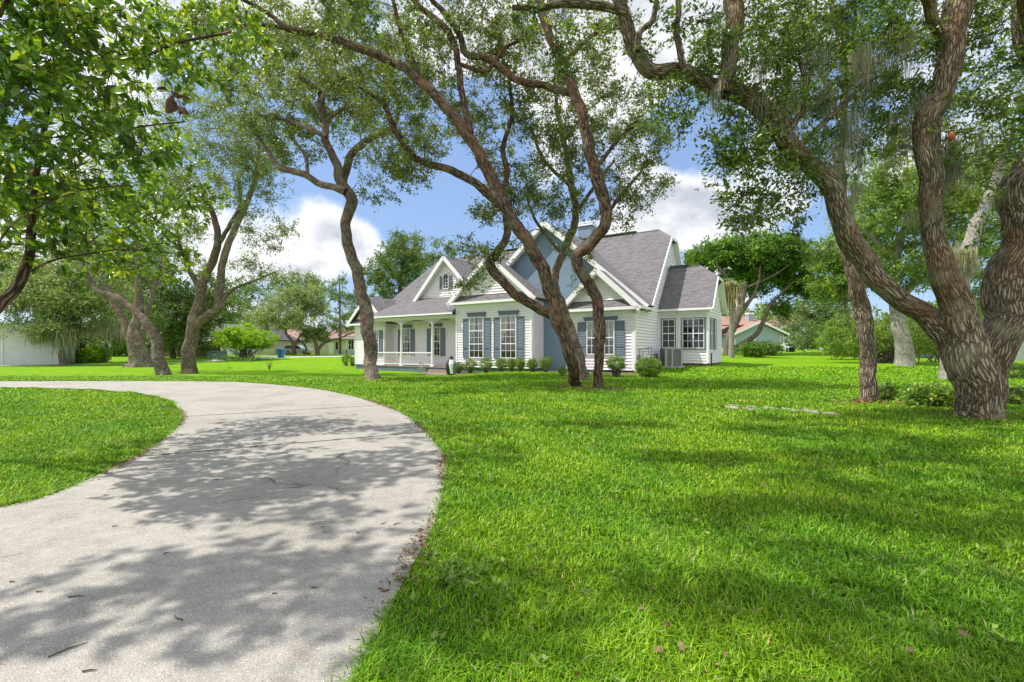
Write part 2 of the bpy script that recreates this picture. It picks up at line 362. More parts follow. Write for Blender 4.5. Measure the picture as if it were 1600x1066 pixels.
M['fence'] = plain('weathered_wood', (.20, .15, .11), .9, var=.4, scale=5)
M['step'] = plain('brown_step', (.30, .22, .18), .85, var=.15, scale=5)
M['stone'] = plain('flagstone', (.36, .31, .26), .9, var=.25, scale=6, bump=.5)
M['mulch'] = plain('mulch', (.17, .10, .065), .95, var=.6, scale=22, bump=1.)
M['lamp'] = plain('frosted_lamp', (.7, .7, .66), .3)
M['orange'] = plain('orange_fruit', (.32, .075, .02), .6)
M['foam'] = plain('gutter_white', (.78, .78, .76), .45)

# ---------------------------------------------------------------- ground sheets
def axis(segs): return np.unique(np.concatenate([np.arange(a, b, s) for a, b, s in segs] + [[segs[-1][1]]]))
gx = np.array(sorted(set(np.round(axis([(-600, -100, 50), (-100, -30, 5), (-30, 30, .5), (30, 100, 5), (100, 600, 50)]), 3))))
gy = np.array(sorted(set(np.round(axis([(-60, -4, 4), (-4, 30, .5), (30, 100, 2), (100, 900, 50)]), 3))))
X, Y_ = np.meshgrid(gx, gy); Vg = np.stack([X, Y_, gh(X, Y_)], -1).reshape(-1, 3)
ii = np.arange(len(gx) - 1)[None] + (np.arange(len(gy) - 1) * len(gx))[:, None]; ii = ii.ravel()
o = npmesh('lawn_ground', Vg, np.stack([ii, ii + 1, ii + 1 + len(gx), ii + len(gx)], 1), M['lawn'], smooth=True); tag(o, kind='structure')

outer = [(-160, 596), (0, 597), (180, 596.5), (350, 597), (420, 601), (500, 609), (560, 622), (610, 638), (650, 660), (680, 690), (695, 715), (697, 745), (690, 790), (678, 830), (660, 860), (640, 900), (622, 930), (605, 970), (592, 1000), (572, 1040), (556, 1075), (500, 1200), (380, 1500), (200, 2000)]
inner = [(-160, 607.5), (0, 607.5), (150, 610), (230, 618), (265, 628), (280, 640), (283, 653), (278, 668), (255, 690), (225, 710), (180, 735), (120, 762), (60, 785), (0, 797), (-80, 815), (-250, 850), (-500, 900), (-1000, 1000), (-1600, 1100)]
def gpts(l): return [Vector(((px - CX) / F * CH * F / (py - HY), CH * F / (py - HY))) for px, py in l]
def densify(l, it=2):
    for _ in range(it):
        n = [l[0]]
        for a, b in zip(l, l[1:]): n += [a * .75 + b * .25, a * .25 + b * .75]
        l = n + [l[-1]]
    return l
DR = densify(gpts(outer)) + densify(gpts(inner))[::-1]
DRa = np.array([(p.x, p.y) for p in DR])
def inpoly(x, y, poly):
    c = np.zeros(len(x), bool); px, py = poly[:, 0], poly[:, 1]; j = len(poly) - 1
    for i in range(len(poly)):
        m = ((py[i] > y) != (py[j] > y)) & (x < (px[j] - px[i]) * (y - py[i]) / (py[j] - py[i] + 1e-12) + px[i]); c ^= m; j = i
    return c
def polysheet(name, pts, z, mat_, thick=0, kind='structure'):
    from mathutils.geometry import tessellate_polygon
    tri = tessellate_polygon([[Vector((p[0], p[1], 0)) for p in pts]])
    v = [(p[0], p[1], float(gh(p[0], p[1])) + z) for p in pts]; f = [list(t) for t in tri]
    if thick:
        n = len(v); v += [(a, b, c - thick) for a, b, c in v]; f += [[i, i + n, (i + 1) % n + n, (i + 1) % n] for i in range(n)]
    me = bpy.data.meshes.new(name); me.from_pydata(v, [], f); me.update()
    import bmesh
    bm = bmesh.new(); bm.from_mesh(me); bmesh.ops.recalc_face_normals(bm, faces=bm.faces)
    up = sum(fc.normal.z for fc in bm.faces); 
    if up < 0: bmesh.ops.reverse_faces(bm, faces=bm.faces)
    bm.to_mesh(me); bm.free()
    o = link(name, me, mat_, None); return tag(o, kind=kind)
polysheet('driveway', DR, .03, M['concrete'], .12)
def strip(name, line, wd, z, mat_, kind='structure', jit=0):
    mb = MB(); line = [Vector((p[0], p[1], 0)) for p in line]; L, R = [], []
    for i, p in enumerate(line):
        d = (line[min(i + 1, len(line) - 1)] - line[max(i - 1, 0)]).normalized(); s = Vector((-d.y, d.x, 0)) * wd / 2
        for k, sg in ((L, 1), (R, -1)):
            q = p + s * sg * (1 + random.uniform(-jit, jit)); k.append(Vector((q.x, q.y, float(gh(q.x, q.y)) + z)))
    for i in range(len(line) - 1): mb.face([L[i], R[i], R[i + 1], L[i + 1]])
    o = mb.build(name, mat_); return tag(o, kind=kind)
def lerp(a, b, n): return [a + (b - a) * i / n for i in range(n + 1)]
for a, b in (((203, 719), (668, 678)), ((282, 654), (600, 635))):
    q = gpts([a, b]); strip('driveway_joint', lerp(q[0], q[1], 60), .03, .0345, M['joint'], jit=.5)
# far roads
def gl(l, n=6):
    q = [G(*p) for p in l]; r = []
    for a, b in zip(q, q[1:]): r += lerp(a, b, n)
    return r
strip('street', [(-75, 40), (-60, 43.5), (-48, 45), (-40, 50), (-37, 58), (-42, 66), (-36, 73)], 1.6, .02, M['road'])
strip('neighbour_driveway', gl([(400, 560), (470, 558.2), (520, 557.5), (570, 556)]), 3.5, .02, M['road'])
strip('walkway', [(H0.x, H0.y) for H0 in gl([(655, 585), (700, 585.5)], 4)], .9, .03, M['concrete'])

# ---------------------------------------------------------------- the house
A0 = Vector((6.37, 24, 0)); U = Vector((.834, -.551, 0)).normalized(); W = Vector((.551, .834, 0)).normalized()
def H(a, b, z): return A0 + U * a + W * b + Vector((0, 0, z))
house = thing('cottage_house', H(0, 0, 0), 'white clapboard cottage with slate blue shutters, steep grey shingle roof and blue brick gable', 'house')
class Fr:
    """a wall frame: point o, s axis along the wall, n outward"""
    def __init__(s, o, sx, n): s.o = Vector(o); s.s = Vector(sx); s.n = Vector(n)
    def p(s, a, n, z): return s.o + s.s * a + s.n * n + Vector((0, 0, z))
def front(b): return Fr(A0 + W * b, U, -W)
def right(a): return Fr(A0 + U * a, W, U)
def fbox(mb, f, s0, s1, n0, n1, z0, z1):
    mb.obox(f.p(s0, n0, z0), f.s * (s1 - s0), f.n * (n1 - n0), (0, 0, z1 - z0))
def span(poly, z):
    xs = []
    for (x0, z0), (x1, z1) in zip(poly, poly[1:] + poly[:1]):
        if (z0 <= z <= z1) or (z1 <= z <= z0):
            if abs(z1 - z0) < 1e-9: xs += [x0, x1]
            else: xs.append(x0 + (x1 - x0) * (z - z0) / (z1 - z0))
    return (min(xs), max(xs)) if xs else None
def siding_wall(f, poly, step=.165, name='siding_wall'):
    mb = MB(); z = min(p[1] for p in poly); zt = max(p[1] for p in poly)
    while z < zt - .01:
        z1 = min(z + step, zt); a = span(poly, z + 1e-4); b = span(poly, z1 - 1e-4)
        if a and b:
            mb.face([f.p(a[0], .052, z), f.p(a[1], .052, z), f.p(b[1], -.012, z1), f.p(b[0], -.012, z1)])
            mb.face([f.p(a[0], -.03, z), f.p(a[1], -.03, z), f.p(a[1], .052, z), f.p(a[0], .052, z)])
        z = z1
    return mb.build(name, M['siding'], house)
FL = front(0); FBK = front(2.0); FB = front(4.55); RT = right(0); RB = right(2.78)
# left wing
aL, aR, cl = -12.08, -6.2, -9.14
siding_wall(FL, [(aL, .15), (aR, .15), (aR, 4.25), (aL, 4.25)])
siding_wall(FL, [(aL + .3, 4.8), (aR - .3, 4.8), (cl, 7.12)])
siding_wall(right(aR), [(0, .15), (1.4, .15), (1.4, 4.3), (0, 4.3)])
siding_wall(Fr(A0 + U * aL, -W, -U), [(-3, .15), (0, .15), (0, 4.3), (-3, 4.3)])
# right wing
siding_wall(FL, [(-3.89, .2), (0, .2), (0, 3.42), (-3.89, 3.42)])
siding_wall(FL, [(-3.7, 3.95), (-.2, 3.95), (-1.95, 5.58)])
siding_wall(RT, [(0, .2), (2.2, .2), (2.2, 3.5), (0, 3.42)])
siding_wall(RT, [(2.2, .2), (11.7, .2), (11.7, 3.5), (7.6, 8.35), (6.3, 8.35), (2.2, 3.55)])
siding_wall(Fr(A0 + U * -3.89, -W, -U), [(-1.27, .2), (0, .2), (0, 3.42), (-1.27, 3.42)])
# bay wing
siding_wall(FB, [(0, .5), (2.78, .5), (2.78, 3.62), (0, 3.62)])
siding_wall(RB, [(4.55, .5), (8.55, .5), (8.55, 3.7), (7.3, 5.55), (5.8, 5.55), (4.55, 3.75)])
# porch back wall and far left wing
siding_wall(FBK, [(-20.2, .1), (aL, .1), (aL, 3.6), (-20.2, 3.6)])
siding_wall(front(1.0), [(-23.75, .1), (-20.2, .1), (-20.2, 3.35), (-23.75, 3.35)])
siding_wall(front(1.0), [(-23.6, 3.75), (-20.4, 3.75), (-22, 5.3)])
siding_wall(right(-20.2), [(1, .1), (2, .1), (2, 3.4), (1, 3.4)])
siding_wall(front(2.6), [(-17.9, 5.2), (-12.6, 5.2), (-15.2, 8.0)])
# blue brick gable
mb = MB(); fb = front(1.27)
def bf(pts): mb.face([fb.p(a, 0, z) for a, z in pts], [(a, z) for a, z in pts])
bf([(aR - .2, -.2), (-3.7, -.2), (-3.7, 3.5), (aR - .2, 3.5)]); bf([(-12.1, 3.5), (.3, 3.5), (-5.9, 8.93)])
mb.build('brick_gable_wall', M['bluebrick'], house)
# foundations
mb = MB()
for (a0, a1, b0, b1, z0, z1) in ((aL + .03, aR - .03, .03, 3, -.5, .15), (-3.86, -.03, .03, 4, -.4, .2), (-.03, -2, .03, 11, -.3, .2), (-20.15, aL + .1, 2.04, 4, -.5, .1), (-23.7, -20.2, 1.03, 3, -.5, .1)):
    mb.obox(H(a0, b0, z0), U * (a1 - a0), W * (b1 - b0), (0, 0, z1 - z0))
mb.build('foundation', M['fblue'], house)
mb = MB(); mb.obox(H(.02, 4.58, -.1), U * 2.72, W * 3.9, (0, 0, .62)); mb.build('foundation', M['fence'], house)
# roofs
def roof(polys, t=.12, m='roof', name='roof'):
    mb = MB()
    for p in polys: mb.slab([H(*q) for q in p], t)
    return mb.build(name, M[m], house)
def mz(b): return 3.8 + 1.13 * (b - 2.2)
roof([[(-24, 1.95, 3.52), (.3, 1.95, 3.52), (.3, 6.3, 8.43), (-.7, 6.95, 9.16), (-20, 6.95, 9.16)], [(.3, 6.3, 8.43), (.3, 7.6, 8.43), (-.7, 6.95, 9.16)],
      [(-24, 1.95, 3.52), (-20, 6.95, 9.16), (-24, 11.95, 3.52)], [(-24, 11.95, 3.52), (-20, 6.95, 9.16), (-.7, 6.95, 9.16), (.3, 7.6, 8.43), (.3, 11.95, 3.52)]])
bz = lambda a: 9.1 - .86 * abs(a + 5.9)
roof([[(.4, .87, bz(.4)), (.4, 2.15, bz(.4)), (-5.9, 6.95, 9.1), (-5.9, .87, 9.1)], [(-12.2, .87, bz(-12.2)), (-5.9, .87, 9.1), (-5.9, 6.95, 9.1), (-12.2, 2.15, bz(-12.2))]])
lz = lambda a: 7.2 - .85 * abs(a - cl)
roof([[(-5.8, -.4, lz(-5.8)), (-5.8, 1.26, lz(-5.8)), (cl, 4.6, 7.2), (cl, -.4, 7.2)], [(-12.48, -.4, lz(-12.48)), (cl, -.4, 7.2), (cl, 5.2, 7.2), (-12.48, 2.75, lz(-12.48))]])
rz = lambda a: 5.66 - .93 * abs(a + 1.95)
roof([[(.4, -.4, rz(.4) + .02), (.4, .87, rz(.4) + .02), (-1.95, .87, 5.66), (-1.95, -.4, 5.66)], [(-4.3, -.4, rz(-4.3)), (-1.95, -.4, 5.66), (-1.95, 2.2, 5.66), (-4.3, 1.26, rz(-4.3))]])
roof([[(.4, .87, 3.5), (.4, 2.2, 3.54), (-.1, 2.2, 3.56), (-.1, .87, 3.56)]], .06, 'foam', 'soffit')
# pent strips under the two front gables
for q_ in ([(-12.4, -.38, 4.34), (-5.88, -.38, 4.34), (-6.2, .02, 4.82), (-12.08, .02, 4.82)], [(-4.25, -.38, 3.5), (.36, -.38, 3.5), (0, .02, 3.97), (-3.89, .02, 3.97)],
      [(-24.2, .62, 3.36), (-19.9, .62, 3.36), (-20.2, 1.02, 3.78), (-23.75, 1.02, 3.78)]): roof([q_], .05, name='pent_roof')
# far left wing, porch, dormer
roof([[(-24.3, .6, 3.35), (-22, .6, 5.5), (-22, 5.2, 5.5), (-24.3, 3, 3.35)], [(-19.75, .6, 3.4), (-19.75, 2.6, 3.4), (-22, 4.2, 5.5), (-22, .6, 5.5)]])
roof([[(-20.7, -.4, 3.76), (aL, -.4, 3.76), (aL, 4.2, 6.06), (-19.0, 4.2, 6.06)], [(-20.7, -.4, 3.76), (-19.0, 4.2, 6.06), (-20.9, 2.2, 3.9)]])
dz = lambda a: 8.24 - 1.03 * abs(a + 15.2)
roof([[(-18.2, 2.2, dz(-18.2)), (-15.2, 2.2, 8.24), (-15.2, 6.2, 8.24), (-18.2, 3.6, dz(-18.2))], [(-12.2, 2.2, dz(-12.2)), (-12.2, 3.6, dz(-12.2)), (-15.2, 6.2, 8.24), (-15.2, 2.2, 8.24)]])
# bay wing roof with clipped gable
roof([[(-.02, 4.15, 3.66), (3.08, 4.15, 3.66), (3.08, 5.8, 5.62), (1.95, 6.55, 6.5), (-.02, 6.55, 6.5)], [(3.08, 5.8, 5.62), (3.08, 7.3, 5.62), (1.95, 6.55, 6.5)],
      [(-.02, 6.55, 6.5), (1.95, 6.55, 6.5), (3.08, 7.3, 5.62), (3.08, 8.95, 3.66), (-.02, 8.95, 3.66)]])
mb = MB()
mb.bar(H(-13, 6.95, 9.22), H(-2.2, 6.95, 9.22), .22, .08); mb.bar(H(.1, 6.55, 6.56), H(1.3, 6.55, 6.56), .2, .07)
mb.build('ridge_vent', M['black'], house)
# rakes, fascias, soffits
mb = MB()
def rake(p, q, h=.2, w_=.05): mb.bar(H(*p), H(*q), w_, h)
for pk, zf, (e0, e1), b, dzv in ((cl, lz, (-12.5, -5.78), -.42, 0), (-1.95, rz, (-4.32, .42), -.42, 0), (-15.2, dz, (-18.25, -12.15), 2.18, 0), (-5.9, bz, (-12.2, .42), .85, 0)):
    for e in (e0, e1):
        rake((e, b, zf(e) - .11), (pk, b, zf(pk) - .11), .26); rake((e, b + .08, zf(e) - .27), (pk, b + .08, zf(pk) - .27), .12, .04)
for e in (-24.35, -19.7): rake((e, .58, 5.5 - .93 * abs(e + 22) - .1), (-22, .58, 5.4), .24)
rake((-12.5, -.42, 4.28), (-5.78, -.42, 4.28), .15); rake((-4.32, -.42, 3.44), (.42, -.42, 3.44), .15); rake((-24.3, .58, 3.3), (-19.7, .58, 3.3), .14)
rake((-20.7, -.42, 3.69), (aL, -.42, 3.69), .12)
rake((-.1, 4.12, 3.6), (3.1, 4.12, 3.6), .12); rake((.42, -.4, 3.48), (.42, 2.1, 3.5), .14)
rake((.32, 1.95, 3.42), (.32, 6.3, 8.33), .2); rake((.32, 7.6, 8.33), (.32, 11.95, 3.42), .2); rake((.32, 6.3, 8.33), (.32, 7.6, 8.33), .16)
rake((3.1, 4.15, 3.57), (3.1, 5.8, 5.53), .16); rake((3.1, 7.3, 5.53), (3.1, 8.95, 3.57), .16); rake((3.1, 5.8, 5.53), (3.1, 7.3, 5.53), .14)
mb.build('fascia_board', M['trim'], house)
mb = MB()
def sof(*p, t=.03): mb.slab([H(*q) for q in p], t)
sof((-12.4, -.4, 4.24), (-5.85, -.4, 4.24), (-5.85, .02, 4.24), (-12.4, .02, 4.24)); sof((-4.25, -.4, 3.41), (.38, -.4, 3.41), (.38, .02, 3.41), (-4.25, .02, 3.41))
sof((-24.2, .6, 3.28), (-19.9, .6, 3.28), (-19.9, 1.02, 3.28), (-24.2, 1.02, 3.28)); sof((0, 4.15, 3.56), (3.06, 4.15, 3.56), (3.06, 4.56, 3.6), (0, 4.56, 3.6))
for pk, zf, e0, e1, b0, b1 in ((cl, lz, -12.4, -5.88, -.38, .02), (-1.95, rz, -4.2, .3, -.38, .02), (-5.9, bz, -12, .3, .9, 1.26), (-15.2, dz, -18, -12.4, 2.22, 2.62)):
    for e in (e0, e1): sof((e, b0, zf(e) - .2), (pk, b0, zf(pk) - .2), (pk, b1, zf(pk) - .2), (e, b1, zf(e) - .2))
sof((.3, 2.0, 3.4), (.3, 6.3, 8.27), (0, 6.3, 8.27), (0, 2.0, 3.4)); sof((.3, 7.6, 8.27), (.3, 11.8, 3.45), (0, 11.8, 3.45), (0, 7.6, 8.27)); sof((3.06, 7.3, 5.48), (3.06, 8.9, 3.56), (2.78, 8.9, 3.56), (2.78, 7.3, 5.48)); sof((3.06, 4.2, 3.56), (3.06, 5.8, 5.48), (2.78, 5.8, 5.48), (2.78, 4.2, 3.56))
sof((-20.6, -.38, 3.58), (aL, -.38, 3.58), (aL, 2.0, 3.58), (-20.6, 2.0, 3.58))
mb.build('soffit', M['cream'], house)
# corner boards and frieze
mb = MB()
for f, s0, z0, z1 in ((FL, aL, .15, 4.25), (FL, aR - .11, .15, 4.25), (FL, -3.89, .2, 3.42), (FL, -.12, .2, 3.42), (FB, 2.67, .5, 3.58), (FB, 1.12, .5, 3.58), (FB, 0.0, .5, 3.58), (front(1.), -23.75, .1, 3.3), (front(1.), -20.32, .1, 3.3), (FBK, -20.2, .1, 3.55), (FBK, -12.5, .1, 3.55), (FBK, -19.9, .1, 3.55)):
    mb = MB(); fbox(mb, f, s0, s0 + .12, 0, .062, z0, z1); mb.build('corner_board', M['trim'], house)
for f, s0, z0, z1 in ((right(aR), 0, .15, 4.25), (right(aR), 1.15, .15, 4.25), (RT, 0, .2, 3.42), (RB, 4.55, .5, 3.7), (RB, 8.43, .5, 3.7), (RT, 4.35, .5, 3.6), (right(-20.2), 1., .1, 3.4), (right(-20.2), 1.88, .1, 3.4)):
    mb = MB(); fbox(mb, f, s0, s0 + .12, 0, .065, z0, z1); mb.build('corner_board', M['trim'], house)
mb = MB()
for q_ in ((FL, aL + .12, aR - .12, 0, .058, 4.02, 4.24), (FL, -3.77, -.12, 0, .058, 3.2, 3.41), (FB, .12, 2.67, 0, .058, 3.4, 3.55)): mb = MB(); fbox(mb, *q_); mb.build('frieze_board', M['trim'], house)
for a_, b_ in ((.06, -.06), (1.06, 4.45)):
    zt = 3.4 if a_ < .5 else 3.5
    mb = MB(); mb.bar(H(a_, b_, .15), H(a_, b_, zt), .09, .07, up=W); mb.build('downspout', M['foam'], house)

def window(f, c, w_, z0, z1, cols, rows, thickrows=(), mull=False, shut=0, header=0, frame='trim', sz=None, curtain=True, arch=False):
    fr = MB(); t = .055; f = Fr(f.o + f.n * .022, f.s, f.n)
    top = z1
    fbox(fr, f, c - w_ / 2 - t, c - w_ / 2, .03, .085, z0 - t, z1 + t); fbox(fr, f, c + w_ / 2, c + w_ / 2 + t, .03, .085, z0 - t, z1 + t)
    fbox(fr, f, c - w_ / 2, c + w_ / 2, .03, .083, z0 - t, z0)
    if not arch: fbox(fr, f, c - w_ / 2, c + w_ / 2, .03, .083, z1, z1 + t)
    else:
        for k in range(8):
            t0, t1 = math.pi * k / 8, math.pi * (k + 1) / 8; r = w_ / 2 + t / 2
            fr.bar(f.p(c + r * math.cos(t0), .057, z1 + r * math.sin(t0)), f.p(c + r * math.cos(t1), .057, z1 + r * math.sin(t1)), .05, t, up=f.n)
    fo = fr.build('window_frame', M[frame], house); sub = MB()
    for i in range(1, cols):
        x = c - w_ / 2 + w_ * i / cols; h = .03 if mull and i * 2 == cols else .011; fbox(sub, f, x - h, x + h, .05, .072, z0, z1 + (w_ * .45 if arch else 0))
    for j in range(1, rows):
        z = z0 + (z1 - z0) * j / rows; h = .028 if j in thickrows else .011; fbox(sub, f, c - w_ / 2, c + w_ / 2, .052, .075, z - h, z + h)
    sub.build('muntin', M['trim'], fo)
    if frame != 'trim':
        s2 = MB()
        fbox(s2, f, c - w_ / 2, c - w_ / 2 + .04, .05, .078, z0, z1); fbox(s2, f, c + w_ / 2 - .04, c + w_ / 2, .05, .078, z0, z1)
        fbox(s2, f, c - w_ / 2 + .04, c + w_ / 2 - .04, .05, .078, z0, z0 + .04); fbox(s2, f, c - w_ / 2 + .04, c + w_ / 2 - .04, .05, .078, z1 - .04, z1)
        s2.build('sash', M['trim'], fo)
    dk = MB(); dk.face([f.p(c - w_ / 2, .033, z0), f.p(c + w_ / 2, .033, z0), f.p(c + w_ / 2, .033, z1 + (w_ * .45 if arch else 0)), f.p(c - w_ / 2, .033, z1 + (w_ * .45 if arch else 0))]); dk.build('room_backing', M['dark'], fo)
    if curtain:
        cu = MB(); h_ = z1 - z0
        for sg in (-1, 1):
            nseg = 6
            for i in range(nseg):
                def q(i, z, wf): 
                    x = c + sg * (w_ / 2) - sg * w_ * wf * i / nseg; return f.p(x, .036 + .006 * (i % 2), z)
                for (za, wa), (zb, wb) in (((z1, .47), (z0 + h_ * .72, .40)), ((z0 + h_ * .72, .40), (z0 + h_ * .5, .14)), ((z0 + h_ * .5, .14), (z0 + h_ * .4, .2))):
                    cu.face([q(i, za, wa), q(i + 1, za, wa), q(i + 1, zb, wb), q(i, zb, wb)])
        cu.build('curtain', M['curtain'], fo)
    gl_ = MB(); gl_.face([f.p(c - w_ / 2, .047, z0), f.p(c + w_ / 2, .047, z0), f.p(c + w_ / 2, .047, z1), f.p(c - w_ / 2, .047, z1)]); gl_.build('pane', M['glass'], fo)
    if shut:
        s0, s1 = sz or (z0 - .04, z1 - .05)
        for sg in (-1, 1):
            sm = MB(); x0 = c + sg * (w_ / 2 + t + .02); x1 = x0 + sg * shut
            lo, hi = min(x0, x1), max(x0, x1)
            fbox(sm, f, lo, hi, .03, .06, s0, s1)
            for (p0, p1, q0, q1) in ((lo, lo + .05, s0, s1), (hi - .05, hi, s0, s1), (lo + .05, hi - .05, s0, s0 + .08), (lo + .05, hi - .05, s1 - .08, s1), (lo + .05, hi - .05, s0 + .25 * (s1 - s0), s0 + .25 * (s1 - s0) + .05)):
                fbox(sm, f, p0, p1, .06, .075, q0, q1)
            if arch:
                for k in range(4):
                    xx = lo + (hi - lo) * k / 4; tt = (k + .5) / 4 if sg < 0 else 1 - (k + .5) / 4
                    fbox(sm, f, xx, xx + (hi - lo) / 4, .03, .06, s1, s1 + .22 * (1 - tt) ** .6)
            sm.build('shutter', M['shutter'], house)
    if header:
        hm = MB(); hw = w_ / 2 + t + .12
        fbox(hm, f, c - hw, c + hw, .03, .10, z1 + t, z1 + t + header); fbox(hm, f, c - hw - .06, c + hw + .06, .03, .15, z1 + t + header, z1 + t + header + .06); fbox(hm, f, c - hw - .03, c + hw + .03, .03, .125, z1 + t + header - .06, z1 + t + header)
        hm.build('window_header', M['blue'], house)
for c in (-10.33, -7.85): window(FL, c, 1.06, .80, 3.34, 3, 6, (2, 4), shut=.5, header=.22, sz=(.72, 3.3))
window(FL, -1.85, 1.5, 1.06, 2.80, 6, 4, (2,), mull=True, shut=.52, header=.16, sz=(.98, 2.80))
for c in (-18.8, -15.7): window(FBK, c, .80, .86, 2.92, 3, 4, (2,), shut=.42, header=.16, sz=(.80, 2.86))
window(front(2.6), -15.25, .46, 5.87, 6.72, 2, 4, shut=.30, sz=(5.83, 6.62), arch=True, curtain=False)
window(front(1.), -21.2, .75, .86, 2.8, 3, 4, (2,), shut=.40, sz=(.8, 2.8))
window(FB, .57, .74, 1.40, 3.08, 2, 4, (2,), frame='blue', curtain=False)
window(FB, 1.97, 1.2, 1.36, 3.08, 4, 4, (2,), mull=True, frame='blue', curtain=False)
for c in (4.95, 6.2): window(RB, c, .55, 1.36, 3.08, 2, 4, (2,), frame='blue', curtain=False)
# bay blinds
# porch
mb = MB(); mb.obox(H(-20.6, -.05, -.45), U * 8.5, W * 2.05, (0, 0, .5)); mb.build('porch_base', M['fblue'], house)
mb = MB(); mb.obox(H(-20.66, -.1, .051), U * 8.56, W * 2.1, (0, 0, .05)); mb.build('porch_floor', M['step'], house)
mb = MB(); mb.obox(H(-14.2, -.5, -.45), U * 2.0, W * .39, (0, 0, .37)); mb.obox(H(-14.35, -.95, -.5), U * 2.3, W * .44, (0, 0, .24)); mb.build('porch_step', M['step'], house)
for a in (-20.4, -17.4, -14.33):
    mb = MB(); c = H(a, .12, 0); mb.lathe(c, [(.15, .1), (.15, .16), (.10, .22), (.095, .6), (.082, 3.0), (.11, 3.05), (.11, 3.12)], 16); mb.obox(H(a - .13, -.01, 3.12), U * .26, W * .26, (0, 0, .1)); mb.build('porch_post', M['trim'], house)
mb = MB(); mb.obox(H(-20.6, .02, 3.42), U * 8.5, W * .2, (0, 0, .22)); posts = [-20.4, -17.4, -14.33, aL]
for x0, x1 in zip(posts, posts[1:]):
    n = 14
    for i in range(n):
        t0, t1 = i / n, (i + 1) / n; za = 3.38 - .28 * abs(2 * t0 - 1) ** 2.2; zb = 3.38 - .28 * abs(2 * t1 - 1) ** 2.2
        p = [H(x0 + (x1 - x0) * t, .08, z) for t, z in ((t0, za), (t1, zb), (t1, 3.44), (t0, 3.44))]
        mb.slab([q for q in p], .001); q2 = [q + W * .06 for q in p]
        mb.face(p); mb.face(q2[::-1]); mb.face([p[0], q2[0], q2[1], p[1]])
mb.build('porch_beam', M['trim'], house)
mb = MB()
for x0, x1 in zip(posts[:2], posts[1:3]):
    for z0, z1, hh in ((1.02, 1.1, .05), (.2, .26, .035)): mb.obox(H(x0 + .1, .12 - hh, z0), U * (x1 - x0 - .2), W * 2 * hh, (0, 0, z1 - z0))
    n = 19
    for i in range(n):
        x = x0 + .15 + (x1 - x0 - .3) * (i + .5) / n; mb.lathe(H(x, .12, 0), [(.016, .26), (.023, .4), (.014, .6), (.02, .85), (.016, 1.02)], 6)
mb.build('porch_railing', M['trim'], house)
# chimney behind the ridge
mb = MB(); mb.obox(H(-6.8, 7.6, 6), U * 1.05, W * .8, (0, 0, 4.35)); ch = mb.build('chimney', M['bluebrick'], house)
mb = MB(); mb.obox(H(-6.9, 7.5, 10.35), U * 1.25, W * 1., (0, 0, .12)); mb.obox(H(-6.85, 7.55, 10.55), U * 1.15, W * .9, (0, 0, .08)); mb.build('chimney_cap', M['trim'], ch)
def flood(a, b, z):
    mb = MB(); 
    for s in (-.12, .12): mb.lathe(H(a + s, b, z), [(.03, -.02), (.05, .02), (.075, .1), (.07, .13)], 10)
    mb.bar(H(a - .14, b, z + .13), H(a + .14, b, z + .13), .06, .05); mb.build('floodlight', M['lamp'], house)
flood(.05, -.15, 3.2); flood(-6.6, 1.2, 7.5); flood(-5.3, 1.2, 7.5)
mb = MB(); c = H(2.95, 5.2, 0)
mb.tube(H(2.86, 5.0, .35), H(2.86, 5.0, 1.05), .035); mb.tube(H(2.86, 5.0, 1.05), H(2.86, 5.25, 1.05), .035); mb.build('vent_pipe', M['black'], house)
mb = MB()
for p, q in (((.12, .5, .1), (.12, .5, 1.3)), ((.12, .5, 1.3), (.12, 2.6, 1.42)), ((.12, 2.6, 1.42), (.12, 2.6, .3)), ((.2, .8, .1), (.2, .8, 1.15)), ((.2, .8, 1.15), (.2, 1.1, 1.2)), ((.12, 2.0, 1.0), (.12, 2.0, 1.4))):
    mb.tube(H(*p), H(*q), .022, n=6)
mb.obox(H(.03, .35, .7), U * .16, W * .2, (0, 0, .28)); mb.obox(H(.03, 3.3, .6), U * .12, W * .5, (0, 0, .45)); mb.build('utility_pipes', M['metal'], house)

# ---------------------------------------------------------------- small things by the house
def g_at(p): return Vector((p.x, p.y, float(gh(p.x, p.y))))
p = g_at(H(.95, 3.55, 0)); ac = thing('ac_unit', p, 'grey outdoor air conditioner on a round pad under the bay window', 'air conditioner')
mb = MB(); mb.lathe(p, [(.75, -.05), (.75, .06)], 28); mb.build('pad', M['road'], ac)
mb = MB(); hw = .44; z0, z1 = .06, 1.02
mb.obox(p + Vector((-hw * .94, -hw * .94, z0)), (hw * 1.88, 0, 0), (0, hw * 1.88, 0), (0, 0, z1 - z0)); mb.build('coil', M['acg'], ac)
mb = MB()
for sx_, sy_ in ((-1, -1), (1, -1), (1, 1), (-1, 1), (-.2, -1)): mb.box(p.x + sx_ * hw - .05, p.x + sx_ * hw + .05, p.y + sy_ * hw - .05, p.y + sy_ * hw + .05, p.z + z0, p.z + z1)
for i in range(14): z = p.z + z0 + .06 + i * .065; mb.box(p.x - hw, p.x + hw, p.y - hw - .01, p.y - hw + .012, z, z + .018); mb.box(p.x + hw - .012, p.x + hw + .01, p.y - hw, p.y + hw, z, z + .018)
mb.box(p.x - hw - .03, p.x + hw + .03, p.y - hw - .03, p.y + hw + .03, p.z + z1, p.z + z1 + .05); mb.lathe(p + Vector((0, 0, z1)), [(.3, .05), (.3, .09), (.1, .1)], 20); mb.build('case', M['accase'], ac)

